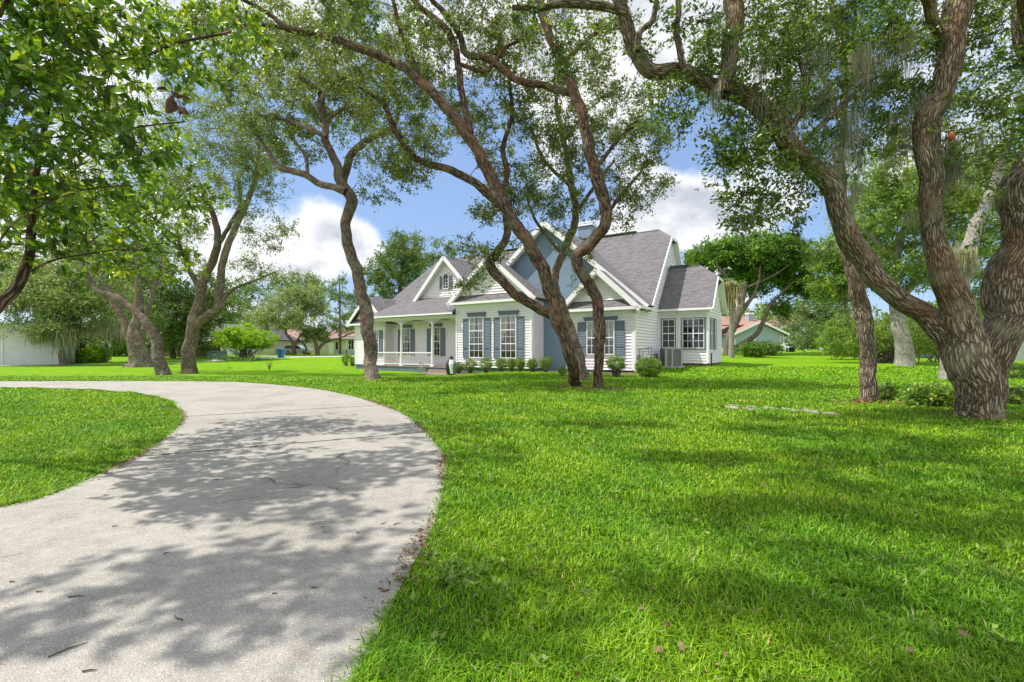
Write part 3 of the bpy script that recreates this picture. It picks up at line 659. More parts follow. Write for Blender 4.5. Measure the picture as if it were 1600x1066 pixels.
p = G(705, 586.5); og = thing('garden_ornament', p, 'dark garden ornament with a white band beside the porch steps', 'ornament')
mb = MB(); mb.lathe(p, [(.20, 0), (.26, .15), (.30, .45), (.28, .7), (.17, .92), (.10, 1.0)], 18, 1.1, .9); mb.build('body', M['black'], og, smooth=True)
mb = MB(); mb.lathe(p + Vector((.07, -.12, 0)), [(.15, .1), (.22, .45), (.25, .7), (.17, .93)], 14, .85, 1.); mb.build('white_band', M['white'], og, smooth=True)
mb = MB(); mb.lathe(p + Vector((.18, -.14, 0)), [(.10, .0), (.20, .45), (.19, .7), (.08, .85)], 12, .85, 1.); mb.build('blue_side', M['fblue'], og, smooth=True)
mb = MB(); mb.lathe(p, [(.11, .98), (.12, 1.05), (.08, 1.13), (.02, 1.16)], 12); mb.build('cap', M['black'], og, smooth=True)
p = H(-14.9, -.35, 0); p = g_at(p); hr = thing('hose_reel', p, 'coiled grey garden hose hanging at the end of the porch railing', 'hose')
mb = MB(); c = p + Vector((0, 0, .55))
for k in range(3):
    r = .2 - k * .03
    for i in range(16):
        t0, t1 = 2 * math.pi * i / 16, 2 * math.pi * (i + 1) / 16
        mb.tube(c + U * r * math.cos(t0) + Vector((0, 0, r * math.sin(t0))), c + U * r * math.cos(t1) + Vector((0, 0, r * math.sin(t1))), .022, n=5, cap=False)
mb.build('coil', M['accase'], hr)
mb = MB(); mb.bar(p, p + Vector((0, 0, .55)), .08, .06, up=W); mb.box(p.x - .3, p.x + .3, p.y - .12, p.y + .12, p.z, p.z + .3); mb.build('stand', M['metal'], hr)
polysheet('mulch_bed', [(q.x, q.y) for q in [H(-12.2, -1.3, 0), H(-11, -1.5, 0), H(-8, -1.3, 0), H(-5, -1.5, 0), H(-3, -1.6, 0), H(-1, -1.9, 0), H(1.2, -1.5, 0), H(1.3, .2, 0), H(.2, .3, 0), H(-3.9, .3, 0), H(-6.2, 1.2, 0), H(-12.2, .3, 0)]], .018, M['mulch'])

# ---------------------------------------------------------------- vegetation tools
def ray(px, py, Y): return np.array(P(px, py, Y))
def catmull(pts, rad, step):
    P_ = np.array(pts, float); R = np.array(rad, float); n = len(P_)
    Pe = np.vstack([2 * P_[0] - P_[1], P_, 2 * P_[-1] - P_[-2]]); op, orr = [], []
    for i in range(n - 1):
        p0, p1, p2, p3 = Pe[i], Pe[i + 1], Pe[i + 2], Pe[i + 3]; m = max(2, int(np.linalg.norm(p2 - p1) / step) + 1)
        t = np.linspace(0, 1, m, endpoint=False)[:, None]
        op.append(.5 * ((2 * p1) + (-p0 + p2) * t + (2 * p0 - 5 * p1 + 4 * p2 - p3) * t ** 2 + (-p0 + 3 * p1 - 3 * p2 + p3) * t ** 3))
        orr.append(R[i] + (R[i + 1] - R[i]) * t[:, 0])
    op.append(P_[-1:]); orr.append(R[-1:]); return np.vstack(op), np.concatenate(orr)
class Tubes:
    def __init__(s): s.V = []; s.F = []; s.UV = []; s.n = 0
    def add(s, C, R, sides, bump=0., seed=0., flare=None):
        C = np.asarray(C, float); R = np.asarray(R, float); n = len(C)
        T = np.gradient(C, axis=0); T /= np.linalg.norm(T, axis=1)[:, None] + 1e-9
        back = np.array([0, 1., 0]); a = back - T[0] * (back @ T[0])
        if np.linalg.norm(a) < .1: a = np.cross(T[0], [1, 0, 0])
        A = np.empty((n, 3))
        for i in range(n):
            a = a - T[i] * (a @ T[i]); a /= np.linalg.norm(a) + 1e-9; A[i] = a
        B = np.cross(T, A); L = np.concatenate([[0], np.cumsum(np.linalg.norm(np.diff(C, axis=0), axis=1))])
        th = np.linspace(0, 2 * np.pi, sides + 1); k = np.ones((n, sides + 1))
        if bump:
            for f_, g_, am in ((1, 1.1, .6), (2, 2.3, .7), (3, 1.7, .6), (5, 4.1, .35), (7, 6.3, .25)):
                k += bump * am * np.sin(f_ * th[None] + seed * f_ + 1.2 * np.sin(L[:, None] * g_ * .30 / max(R.mean(), .12) * .3 + seed * 3.1)) * np.cos(L[:, None] * g_ / max(R.mean(), .12) * .16 + seed)
            k[:, -1] = k[:, 0]
        rr = R[:, None] * k
        if flare is not None:
            z = L[:, None] / flare; rr = rr * (1 + (.45 + .32 * np.sin(5 * th[None] + seed)) * np.exp(-z * 3.5)); rr[:, -1] = rr[:, 0]
        V = C[:, None] + rr[..., None] * (np.cos(th)[None, :, None] * A[:, None] + np.sin(th)[None, :, None] * B[:, None])
        Rs = np.full((n, 1), np.quantile(R, .65))
        uv = np.stack([np.broadcast_to(np.cos(th)[None] * Rs, (n, sides + 1)), np.broadcast_to(np.sin(th)[None] * Rs, (n, sides + 1)), np.broadcast_to(L[:, None], (n, sides + 1))], -1) + seed * np.array([1.7, 2.3, .9])
        i = np.arange(n - 1)[:, None] * (sides + 1) + np.arange(sides)[None]; i = i.ravel()
        F_ = np.stack([i, i + 1, i + sides + 2, i + sides + 1], 1) + s.n
        s.V.append(V.reshape(-1, 3)); s.F.append(F_); s.UV.append(uv.reshape(-1, 3)); s.n += n * (sides + 1)
    def prisms(s, A_, B_, r):
        """bulk three-sided twigs from A_ to B_"""
        if not len(A_): return
        d = B_ - A_; d /= np.linalg.norm(d, axis=1)[:, None] + 1e-9
        a = np.cross(d, [.3, .2, .93]); a /= np.linalg.norm(a, axis=1)[:, None] + 1e-9; b = np.cross(d, a); m = len(A_)
        V = np.empty((m, 6, 3))
        for k in range(3):
            c, q = math.cos(2.094 * k), math.sin(2.094 * k); V[:, k] = A_ + (a * c + b * q) * r; V[:, 3 + k] = B_ + (a * c + b * q) * r * .4
        base = np.arange(m)[:, None] * 6 + s.n; F_ = [base + np.array([[k, (k + 1) % 3, 3 + (k + 1) % 3, 3 + k]]) for k in range(3)]
        s.V.append(V.reshape(-1, 3)); s.F.append(np.vstack(F_)); s.UV.append(np.tile([[0, 0, 0], [.01, 0, 0], [.01, .01, 0], [0, 0, .3], [.01, 0, .3], [.01, .01, .3]], (m, 1))); s.n += m * 6
    def build(s, name, mt, parent): return npmesh(name, np.vstack(s.V), np.vstack(s.F), mt, parent, smooth=True, bark=np.vstack(s.UV))

def unit(v): return v / (np.linalg.norm(v, axis=-1, keepdims=True) + 1e-9)
def leafgeo(C, d, L, wd, up=.6, big=False):
    wd = wd * rng.uniform(.7, 1.25, (len(C), 1))
    """leaves: base C, direction d, length L. returns V,F,count per leaf"""
    m = len(C); L = np.asarray(L).reshape(-1, 1) * np.ones((m, 1))
    nrm = unit(rng.normal(size=(m, 3)) + np.array([0, 0, up])); side = unit(np.cross(d, nrm)); nn = np.cross(side, d)
    if big:
        V = np.empty((m, 8, 3)); cup = nn * L * .07
        V[:, 0] = C; V[:, 1] = C + d * L * .38 + side * L * wd - -cup; V[:, 2] = C + d * L * .38; V[:, 3] = C + d * L * .38 - side * L * wd + cup
        V[:, 4] = C + d * L * .74 + side * L * wd * .82 + cup * .6 - nn * L * .05; V[:, 5] = C + d * L * .74 - nn * L * .06; V[:, 6] = C + d * L * .74 - side * L * wd * .82 + cup * .6 - nn * L * .05; V[:, 7] = C + d * L - nn * L * .16
        b = np.arange(m)[:, None] * 8
        tri = np.vstack([b + [[0, 2, 1]], b + [[0, 3, 2]], b + [[4, 5, 7]], b + [[5, 6, 7]]]); quad = np.vstack([b + [[1, 2, 5, 4]], b + [[2, 3, 6, 5]]])
        return V.reshape(-1, 3), [tri, quad], 8
    V = np.empty((m, 4, 3)); V[:, 0] = C; V[:, 1] = C + d * L * .45 + side * L * wd + nn * L * .06; V[:, 2] = C + d * L; V[:, 3] = C + d * L * .45 - side * L * wd + nn * L * .06
    b = np.arange(m)[:, None] * 4
    return V.reshape(-1, 3), [np.vstack([b + [[0, 1, 2]], b + [[0, 2, 3]]])], 4
def foliage(name, C, r, per, size, mt, parent, tubes=None, twig=.004, ntw=6, droop=.0, wd=.22, big=False, whorl=False, up=.6, spread=1.):
    """C cluster centres, r radius of each; twigs radiate, leaves sit along them"""
    C = np.asarray(C); m = len(C); r = np.asarray(r).reshape(-1, 1) * np.ones((m, 1))
    dirs = unit(rng.normal(size=(m, ntw, 3)) * np.array([1, 1, .8 * spread]) - np.array([0, 0, droop])); ln = r[:, None] * rng.uniform(.45, 1.15, (m, ntw, 1))
    A_ = np.repeat(C[:, None], ntw, 1); B_ = A_ + dirs * ln
    if tubes is not None: tubes.prisms(A_.reshape(-1, 3), B_.reshape(-1, 3), twig)
    k = max(1, per // ntw); 
    t = np.broadcast_to(1 - rng.uniform(0, .12, (m, ntw, k, 1)) if whorl else rng.uniform(.2, 1.05, (m, ntw, k, 1)), (m, ntw, k, 1))
    p = A_[:, :, None] + (B_ - A_)[:, :, None] * t + (0 if whorl else rng.normal(size=(m, ntw, k, 3)) * r[:, None, None] * .10)
    d = unit(dirs[:, :, None] * .7 + rng.normal(size=(m, ntw, k, 3)) * (.75 if whorl else .65) - np.array([0, 0, droop * .5]))
    p = p.reshape(-1, 3); d = d.reshape(-1, 3); n = len(p); L = size * rng.uniform(.65, 1.3, n)
    V, F_, c = leafgeo(p, d, L, wd, up, big); rn = np.repeat(np.clip(rng.normal(.5, .22, n) + np.repeat(rng.normal(0, .12, m), ntw * k), 0, 1), c)
    return npmesh(name, V, F_, mt, parent, rnd=rn)
def blobs(bl):
    """sample cluster centres: (px,py,Y, rx,ry px, rY m, n)"""
    out_ = []
    for px, py, Y, rx, ry, rY, n in bl:
        k = 0
        while k < n:
            q = rng.uniform(-1, 1, 3)
            if q @ q > 1: continue
            y = Y + q[2] * rY; s = Y / y
            c = ray(px, py, Y) + np.array([q[0] * rx / F * Y, q[2] * rY, -q[1] * ry / F * Y])
            if mnoise.noise(Vector(c) * (1.7 / max(.5, Y / 14))) < -.16: 
                if rng.uniform() < .85: k += .35; continue
            out_.append(c); k += 1
    return np.array(out_)
def moss(name, pts, length, n_each, mt, parent, wd=.012, spread=.12):
    A_ = np.repeat(np.asarray(pts), n_each, 0); m = len(A_); A_ = A_ + rng.normal(size=(m, 3)) * [spread, spread, spread * .35]
    ln = np.repeat(np.asarray(length) * np.ones(len(pts)), n_each) * rng.uniform(.25, 1., m); K = 5
    V = np.empty((m, K, 2, 3)); ph = rng.uniform(0, 6.28, m); s = rng.normal(size=(m, 3)) * [1, 1, 0]; s = unit(s)
    drift = rng.normal(size=(m, 3)) * [.10, .10, 0]
    for k in range(K):
        t = k / (K - 1); c = A_ + drift * (t * ln[:, None]) - np.array([0, 0, 1]) * (t * ln)[:, None] + s[:, [1, 0, 2]] * (np.sin(ph + t * 7) * .025)[:, None] * t
        w_ = wd * (1 - t * .7); V[:, k, 0] = c - s * w_; V[:, k, 1] = c + s * w_
    b = np.arange(m)[:, None] * K * 2; F_ = np.vstack([b + [[2 * k, 2 * k + 1, 2 * k + 3, 2 * k + 2]] for k in range(K - 1)])
    return npmesh(name, V.reshape(-1, 3), F_, mt, parent, rnd=np.repeat(rng.uniform(0, 1, m), K * 2))

def tree(name, label, cat, limbs, bl, leaf, bark, lm, group=None, Y0=None, sides=24, step=.12, bump=.10, mossat=None, jit=1., thin=1., extra=(), dens=1.):
    """limbs: lists of (px, py, halfwidth px[, Y]); first point of the first limb stands on the ground"""
    g = G(limbs[0][0][0], limbs[0][0][1]) if Y0 is None else None
    Yb = g.y if g else Y0; root = None; tb = Tubes(); nodes = []; nr = []
    for li, L in enumerate(limbs):
        ys = [(i, q[3]) for i, q in enumerate(L) if len(q) > 3]; ys = ys or [(0, Yb)]
        pts, rad = [], []
        for i, q in enumerate(L):
            Y = float(np.interp(i, [a for a, _ in ys], [b for _, b in ys])); th = math.atan((q[0] - CX) / F)
            pts.append(ray(q[0], q[1], Y)); rad.append(q[2] / F * Y * math.cos(th))
        if li == 0:
            if g: pts[0] = np.array([g.x, g.y, g.z - .3])
            else: pts[0][2] = float(gh(pts[0][0], pts[0][1])) - .1
            root = thing(name, (pts[0][0], pts[0][1], float(gh(pts[0][0], pts[0][1]))), label, cat, group)
        C, R = catmull(pts, rad, max(step, .05) if rad[0] > .05 else step)
        Ls = np.concatenate([[0], np.cumsum(np.linalg.norm(np.diff(C, axis=0), axis=1))]); fq = 1.6 / max(.35, rad[0] * 3)
        wob = np.stack([np.sin(Ls * fq * 2 + li * 2) + .5 * np.sin(Ls * fq * 4.3 + li), np.cos(Ls * fq * 1.7 + li), Ls * 0], 1) * R[:, None] * .13 * jit * np.minimum(1, Ls / .5)[:, None]
        C = C + wob
        tb.add(C, R, sides if rad[0] > .06 else max(6, sides // 3), bump, seed=li * 1.37 + len(bl), flare=(R[0] * 4.5 if li == 0 and g else None))
        k0 = int(len(C) * (.45 if li == 0 else .1)); nodes += list(C[k0::3]); nr += list(R[k0::3])
    cl = blobs([(*b[:6], int(b[6] * dens)) for b in bl])
    for x, y, z, rx, ry, rz, n in extra:
        n = int(n * (1.7 if name == 'big_oak_tree' else 1))
        q = unit(rng.normal(size=(n, 3))) * rng.uniform(0, 1, (n, 1)) ** .45 * [rx, ry, rz] + [x, y, z]; cl = np.vstack([cl, q])
    if len(cl):
        N_ = np.array(nodes); NR = np.array(nr)
        dmin = np.min(np.linalg.norm(cl[:, None] - N_[None], axis=2), axis=1); order = np.argsort(dmin)
        for ci in order:
            c = cl[ci]; dd = np.linalg.norm(N_ - c, axis=1) + np.maximum(0, N_[:, 2] - c[2]) * .25; j = int(np.argmin(dd)); a = N_[j]; dist = np.linalg.norm(c - a)
            if dist < .15: continue
            m = max(3, min(7, int(dist / .45) + 2)); t = np.linspace(0, 1, m)[:, None]
            arc = np.array([0, 0, .14 * dist]); path = a + (c - a) * t + arc * np.sin(t * np.pi) + rng.normal(size=(m, 3)) * .075 * dist / m * 2.2 * np.sin(t * np.pi)
            r0 = min(NR[j] * .62, (.010 + .014 * dist) * thin); R = r0 + (max(.004 * thin, r0 * .3) - r0) * t[:, 0]
            tb.add(path, R, 5, 0, seed=1.)
            N_ = np.vstack([N_, path[1:]]); NR = np.concatenate([NR, R[1:]])
        kw = dict(leaf); rr = kw.pop('r') * rng.uniform(.7, 1.3, len(cl)); kw.setdefault('twig', .004)
        foliage('crown', cl, rr, kw.pop('per'), kw.pop('size'), M[lm], root, tubes=tb, **kw)
    tb.build('trunk', M[bark], root)
    if mossat:
        mp, ml, mn, mw, msd = mossat; moss('moss', mp, ml, mn, M['moss'], root, mw, msd)
    return root
def bush(name, label, cat, c, rx, ry, rz, n, size, lm, group=None, r=.16, ntw=6, per=18, stems=True, wd=.28, z0=.1, lobes=0, bark='bark_far', droop=0):
    root = thing(name, c, label, cat, group); pts = []
    lb = [(np.zeros(3), 1.)] if not lobes else [(rng.uniform(-.6, .6, 3) * [1, 1, .6], rng.uniform(.4, .6)) for _ in range(lobes)]
    while len(pts) < n:
        q = unit(rng.normal(size=3)) * rng.uniform(.25, 1) ** .4; o_, s_ = lb[rng.integers(len(lb))]; q = o_ + q * s_
        if q @ q > 1.05: continue
        pts.append(np.array(c) + [q[0] * rx, q[1] * ry, z0 + rz + q[2] * rz])
    tb = Tubes()
    if stems:
        for p in pts[::4]:
            a = np.array(c) + [rng.normal() * rx * .15, rng.normal() * ry * .15, -.03]; mid = a * .5 + p * .5 + rng.normal(size=3) * .03; tb.add(np.array([a, mid, p]), [.012 + rz * .01, .01 + rz * .005, .004], 5, 0)
    foliage('leaves', np.array(pts), r, per, size, M[lm], root, tubes=tb if stems else None, ntw=ntw, wd=wd, droop=droop)
    if stems: tb.build('stems', M[bark], root)
    return root

# ---------------------------------------------------------------- trees
oak = dict(r=.42, per=108, size=.085, ntw=9, wd=.24, twig=.004)
# big oak on the right
mossD = np.array([ray(x, y, Y) for x, y, Y in [(1462, 150, 8.7)] * 4 + [(1475, 225, 8.7)] * 5 + [(1490, 250, 8.8)] * 5 + [(1432, 215, 8.9)] * 2 + [(1482, 330, 8.8)] * 2 + [(1300, 255, 9)] * 2 + [(1330, 290, 9)] + [(1250, 130, 9)] * 3 + [(1350, 110, 9)] * 3 + [(1290, 150, 9)] * 3 + [(1325, 180, 9.2)] * 3 + [(1550, 200, 8.6)] * 2 + [(1480, 400, 8.8)] + [(1120, 150, 8.6)] + [(1180, 160, 8.6)] + [(1230, 200, 9)] + [(1440, 330, 8.9)]]) + rng.normal(size=(40, 3)) * [.12, .12, .12]
mossD = np.vstack([mossD, [ray(rng.uniform(1180, 1440), rng.uniform(40, 250), rng.uniform(8.6, 9.6)) for _ in range(34)]])
D = tree('big_oak_tree', 'massive rough-barked oak with three huge limbs right of the lawn', 'tree', [
    [(1527, 656, 34), (1525, 625, 34), (1520, 590, 38), (1512, 555, 40), (1502, 515, 36), (1490, 465, 29), (1472, 420, 24), (1459, 370, 19), (1456, 330, 18.5), (1455, 280, 20.5), (1446, 230, 22), (1452, 190, 24), (1472, 150, 19), (1479, 100, 23), (1491, 50, 23), (1503, 0, 27), (1525, -80, 23), (1545, -210, 16), (1500, -330, 9)],
    [(1512, 590, 32, 8.95), (1490, 535, 30, 8.85), (1447, 493, 21), (1404, 466, 18.5), (1365, 432, 19.5), (1333, 380, 20.5), (1315, 339, 17.5), (1301, 301, 17), (1272, 263, 16.5), (1235, 225, 16.5), (1205, 187, 16), (1180, 162, 15.5), (1150, 143, 15), (1120, 138, 13), (1062, 112, 12), (1020, 112, 12), (993, 80, 11), (975, 30, 10), (960, -30, 10), (925, -100, 8), (880, -200, 5)],
    [(1130, 148, 14, 8.6), (1138, 100, 13), (1146, 40, 15), (1148, -20, 15), (1160, -110, 13), (1140, -220, 9), (1160, -330, 6)],
    [(1536, 655, 30, 9.1), (1543, 600, 33), (1556, 550, 36), (1568, 500, 40), (1578, 450, 42), (1592, 400, 42), (1602, 340, 41), (1604, 290, 42), (1630, 225, 38), (1660, 150, 34), (1680, 60, 30), (1690, -80, 24), (1720, -260, 14)],
    [(1640, 200, 24, 9), (1618, 110, 20), (1597, 40, 18), (1588, -40, 16), (1560, -160, 10)],
    [(1070, 112, 5, 8.6), (1058, 60, 5), (1060, 10, 4.5), (1055, -60, 4)],
    [(995, 80, 5, 8.6), (1000, 50, 5), (1018, 35, 4.5), (1025, 5, 4), (1032, -60, 3)],
    [(978, 20, 6, 8.5), (930, 8, 7), (880, 6, 6), (840, 12, 5), (800, 12, 4)],
    [(1235, 200, 6, 8.8), (1255, 170, 6), (1258, 130, 5), (1248, 90, 4)],
    [(1252, 225, 6, 9), (1290, 190, 5), (1330, 150, 4), (1370, 120, 3)],
    [(1482, 100, 11, 8.9), (1420, -60, 10, 7.6), (1250, -260, 9, 5.6), (1050, -500, 7, 4.4), (900, -800, 4, 3.6)],
    [(1640, 170, 14, 8.6), (1600, 0, 12, 7), (1560, -300, 9, 5.2), (1450, -700, 6, 4)],
], [(1180, 250, 8.8, 90, 90, 1.1, 34), (1150, 40, 8.6, 110, 110, 1.3, 34), (1230, 120, 9.0, 90, 120, 1.2, 40), (1320, 60, 9.2, 130, 130, 1.6, 62), (1400, 180, 9.3, 90, 80, 1., 22), (1340, 240, 9.2, 60, 70, .8, 10),
    (1220, 330, 8.9, 50, 50, .5, 7), (1020, 130, 8.6, 60, 60, .6, 8), (1060, 185, 8.5, 50, 45, .5, 6), (1560, 200, 8.2, 75, 75, .9, 30), (1560, 60, 8.6, 70, 110, 1., 34), (1380, 110, 9.6, 110, 120, .8, 46), (1250, 260, 9.2, 60, 60, .7, 12), (1180, 170, 9.2, 70, 90, .8, 26), (1120, 90, 9.0, 60, 90, .8, 16), (1540, 130, 9.8, 70, 120, .6, 26), (1300, 20, 10., 180, 60, 1., 40), (1170, 330, 8.8, 45, 40, .5, 9), (1130, 230, 8.8, 30, 60, .4, 10), (875, 90, 8.6, 26, 60, .4, 7), (800, 20, 8.6, 60, 30, .4, 5), (590, 45, 8., 60, 40, .4, 5), (540, 20, 8, 50, 25, .4, 3),
    (1520, 340, 8.6, 60, 45, .7, 6), (1290, 395, 8.8, 20, 20, .3, 2), (1000, 20, 8.4, 70, 60, .8, 8), (880, 20, 8.4, 60, 40, .6, 4), (1420, 20, 8.8, 70, 70, 1., 20), (1260, -170, 8.4, 200, 120, 1.4, 30), (1560, -220, 8.8, 160, 130, 1.2, 26), (1120, -260, 8.2, 140, 100, 1., 14), (1680, 40, 8.8, 70, 200, 1., 20), (960, -130, 8.4, 120, 80, .8, 10)],
   dict(r=.36, per=84, size=.098, ntw=8, wd=.21, twig=.005, up=.4), 'bark_oak', 'leaf_oak', sides=48, step=.07, bump=.035, mossat=(mossD, rng.uniform(.35, 1.2, 74), 60, .005, .10), dens=1.12,
   extra=[(-.6, 7.2, 9., 2.0, .9, .5, 22), (1.6, 7.6, 9.2, 1.6, .9, .5, 14), (-1.6, 4.6, 8., 1.0, 1.3, .5, 20), (-.4, 4.2, 8.2, .8, 1.2, .5, 13), (-2.8, 2.4, 7.5, 1.2, .55, .4, 17), (-1.2, 2.2, 7.6, .8, .5, .4, 9), (-4.4, 2.3, 7., .6, .5, .4, 12), (-.4, 5.4, 8.2, 1.3, .5, .4, 20), (-2.3, 5.5, 8., 1.1, .45, .4, 16), (-.9, 3.3, 8., 1.4, .4, .4, 22), (-2.6, 3.7, 7.6, .9, .35, .4, 12), (.6, 6.3, 8.6, 1.4, .4, .4, 18), (-2.0, 1.7, 7.4, 1.3, .3, .4, 18), (-3.6, 7.8, 8.8, 1.4, .4, .4, 12)])
tree('slim_oak_tree', 'single slim upright trunk standing left of the massive oak', 'tree', [
    [(1358, 628, 15), (1357, 590, 13.5), (1356, 550, 13.5), (1350, 505, 14), (1343, 470, 14), (1330, 420, 13), (1322, 370, 12), (1314, 310, 10), (1312, 250, 9), (1316, 190, 8), (1322, 100, 7), (1300, 10, 5), (1290, -80, 3)],
    [(1316, 200, 5), (1290, 130, 4), (1250, 60, 3)], [(1318, 150, 5), (1360, 80, 4), (1400, 20, 3)]],
    [(1320, 60, 11.5, 120, 120, 1.6, 34), (1280, 150, 11.8, 70, 60, 1., 8)], dict(r=.4, per=80, size=.09, ntw=8, wd=.22), 'bark_oak', 'leaf_oak', sides=24, step=.1)
# the three stems in front of the house
c_leaf = dict(r=.5, per=90, size=.115, ntw=8, wd=.23, twig=.008)
tree('leaning_oak_tree', 'reddish forked oak leaning far left, leftmost of the three trunks in front of the house', 'tree', [
    [(901, 604, 9.46), (893, 565, 8.69), (882, 530, 8.69), (870, 500, 9.46), (862, 470, 9.8), (854, 440, 10.2), (838, 400, 10.2), (812, 360, 9.8), (786, 320, 9.8), (765, 272, 9.12), (743, 230, 8.69), (715, 190, 8.32), (690, 160, 7.95), (655, 125, 7.19), (620, 100, 6.43), (560, 75, 6.05), (500, 55, 5.68), (450, 45, 5.3), (420, 22, 3.78, 15), (370, -5, 3.03, 14.5), (300, -40, 1.51, 14)],
    [(655, 125, 5.3), (640, 82, 4.54), (625, 45, 3.78), (615, 5, 3.03), (600, -60, 2.27)],
    [(735, 208, 6.05), (722, 150, 4.92), (716, 100, 5.3), (708, 65, 5.3), (690, 38, 4.92), (655, 10, 4.16), (620, -30, 3.41)],
    [(786, 322, 7.57), (742, 286, 6.43), (700, 265, 5.68), (652, 250, 5.3), (632, 228, 4.92), (612, 192, 4.54, 17.5), (600, 162, 4.16), (580, 148, 3.03), (560, 135, 2.27)],
    [(868, 495, 8.32, 17.6), (842, 482, 7.57), (808, 462, 7.57), (782, 437, 7.19), (766, 412, 7.19), (776, 395, 6.81), (790, 375, 6.05), (792, 345, 5.68), (788, 310, 4.92), (792, 270, 4.16), (786, 230, 3.78), (800, 180, 3.03), (795, 120, 2.27)],
    [(450, 45, 3.41, 16), (400, 40, 2.65, 15), (420, 75, 2.27, 15)], [(715, 100, 3.03), (760, 110, 3.03), (790, 75, 2.65), (830, 55, 2.27)]],
    [(450, 60, 15.5, 110, 90, 2.2, 30), (570, 60, 16, 110, 90, 2.4, 46), (690, 50, 16.5, 100, 100, 2.2, 46), (600, 160, 17, 70, 60, 1.5, 18), (680, 130, 17.5, 90, 90, 2, 26), (770, 120, 18, 80, 120, 2, 36), (590, 215, 17, 50, 40, 1., 8), (660, 225, 17.5, 50, 50, 1., 10),
     (770, 220, 18, 60, 80, 1.4, 22), (760, 375, 17.6, 42, 55, .9, 17), (735, 430, 17.4, 30, 25, .6, 5), (790, 300, 18, 50, 40, 1., 10), (350, 0, 14.5, 100, 60, 1.6, 14), (540, -120, 16, 240, 100, 3, 30)],
    c_leaf, 'bark_mid', 'leaf_mid', sides=24, step=.16, bump=.08, dens=1.7)
tree('crooked_oak_tree', 'crooked S-shaped reddish trunk, nearest of the three trunks in front of the house', 'tree', [
    [(934, 608, 8.11), (935, 570, 7.41), (937, 525, 8.48), (936, 490, 8.82), (928, 455, 8.48), (908, 425, 9.16), (903, 400, 9.16), (922, 382, 9.16), (941, 358, 9.49), (948, 332, 9.49), (940, 300, 9.49), (928, 262, 9.16), (920, 230, 8.82), (912, 190, 8.48), (900, 150, 8.11), (886, 120, 7.41), (872, 85, 7.41), (856, 50, 6.7), (845, 15, 6.35), (835, -30, 5.64), (815, -120, 4.23)],
    [(920, 215, 4.94, 16.2), (908, 165, 4.94), (895, 148, 5.64), (868, 140, 5.29), (848, 133, 5.29), (812, 127, 5.29), (790, 112, 5.29), (762, 92, 5.29), (728, 84, 4.94), (717, 52, 4.59), (692, 18, 4.23), (660, -15, 2.82)],
    [(878, 100, 3.53, 16), (920, 60, 3.18), (960, 30, 2.82), (990, -20, 2.12)], [(948, 335, 3.53, 16.5), (975, 300, 2.82), (1000, 270, 2.12)], [(930, 265, 3.53, 16.4), (965, 220, 2.82), (1005, 180, 2.12)]],
    [(900, 50, 16, 90, 80, 2, 34), (970, 130, 16.5, 90, 80, 2, 30), (960, 220, 17, 80, 70, 1.6, 32), (1000, 290, 17, 45, 45, 1., 15), (965, 330, 17, 40, 35, .8, 9), (860, 190, 17.5, 50, 60, 1.2, 14), (760, 40, 16.5, 90, 70, 1.8, 26), (830, 80, 17, 70, 80, 1.5, 18), (900, 440, 16.3, 30, 40, .3, 2), (860, -120, 16, 180, 90, 2.4, 20), (1030, 200, 17, 30, 50, .7, 6)],
    c_leaf, 'bark_mid', 'leaf_mid', sides=24, step=.16, bump=.08, dens=1.7)
tree('olive_oak_tree', 'greyer leaning trunk behind the other two', 'tree', [
    [(917, 594, 7.19), (905, 560, 8.32), (893, 525, 9.12), (882, 495, 9.12), (872, 465, 7.57), (866, 438, 6.43), (876, 405, 6.05), (890, 372, 6.05), (900, 335, 5.68), (893, 290, 4.92), (884, 235, 4.16), (872, 180, 3.41), (865, 120, 2.27)],
    [(900, 335, 3.41), (930, 290, 2.65), (960, 250, 2.27)], [(890, 290, 3.03), (850, 250, 2.65), (830, 200, 2.27)], [(880, 400, 2.65), (840, 350, 2.27), (820, 300, 1.89)]],
    [(880, 290, 18.5, 60, 70, 1.5, 30), (845, 330, 18.5, 55, 50, 1.2, 18), (825, 230, 19, 70, 80, 1.6, 28), (900, 170, 19, 80, 90, 2, 30), (815, 300, 18.8, 40, 50, 1., 12), (905, 400, 18, 25, 30, .5, 4), (980, 200, 18.5, 50, 60, 1.2, 14)],
    dict(c_leaf, size=.11), 'bark_left', 'leaf_b', sides=20, step=.16, bump=.08, dens=1.4)
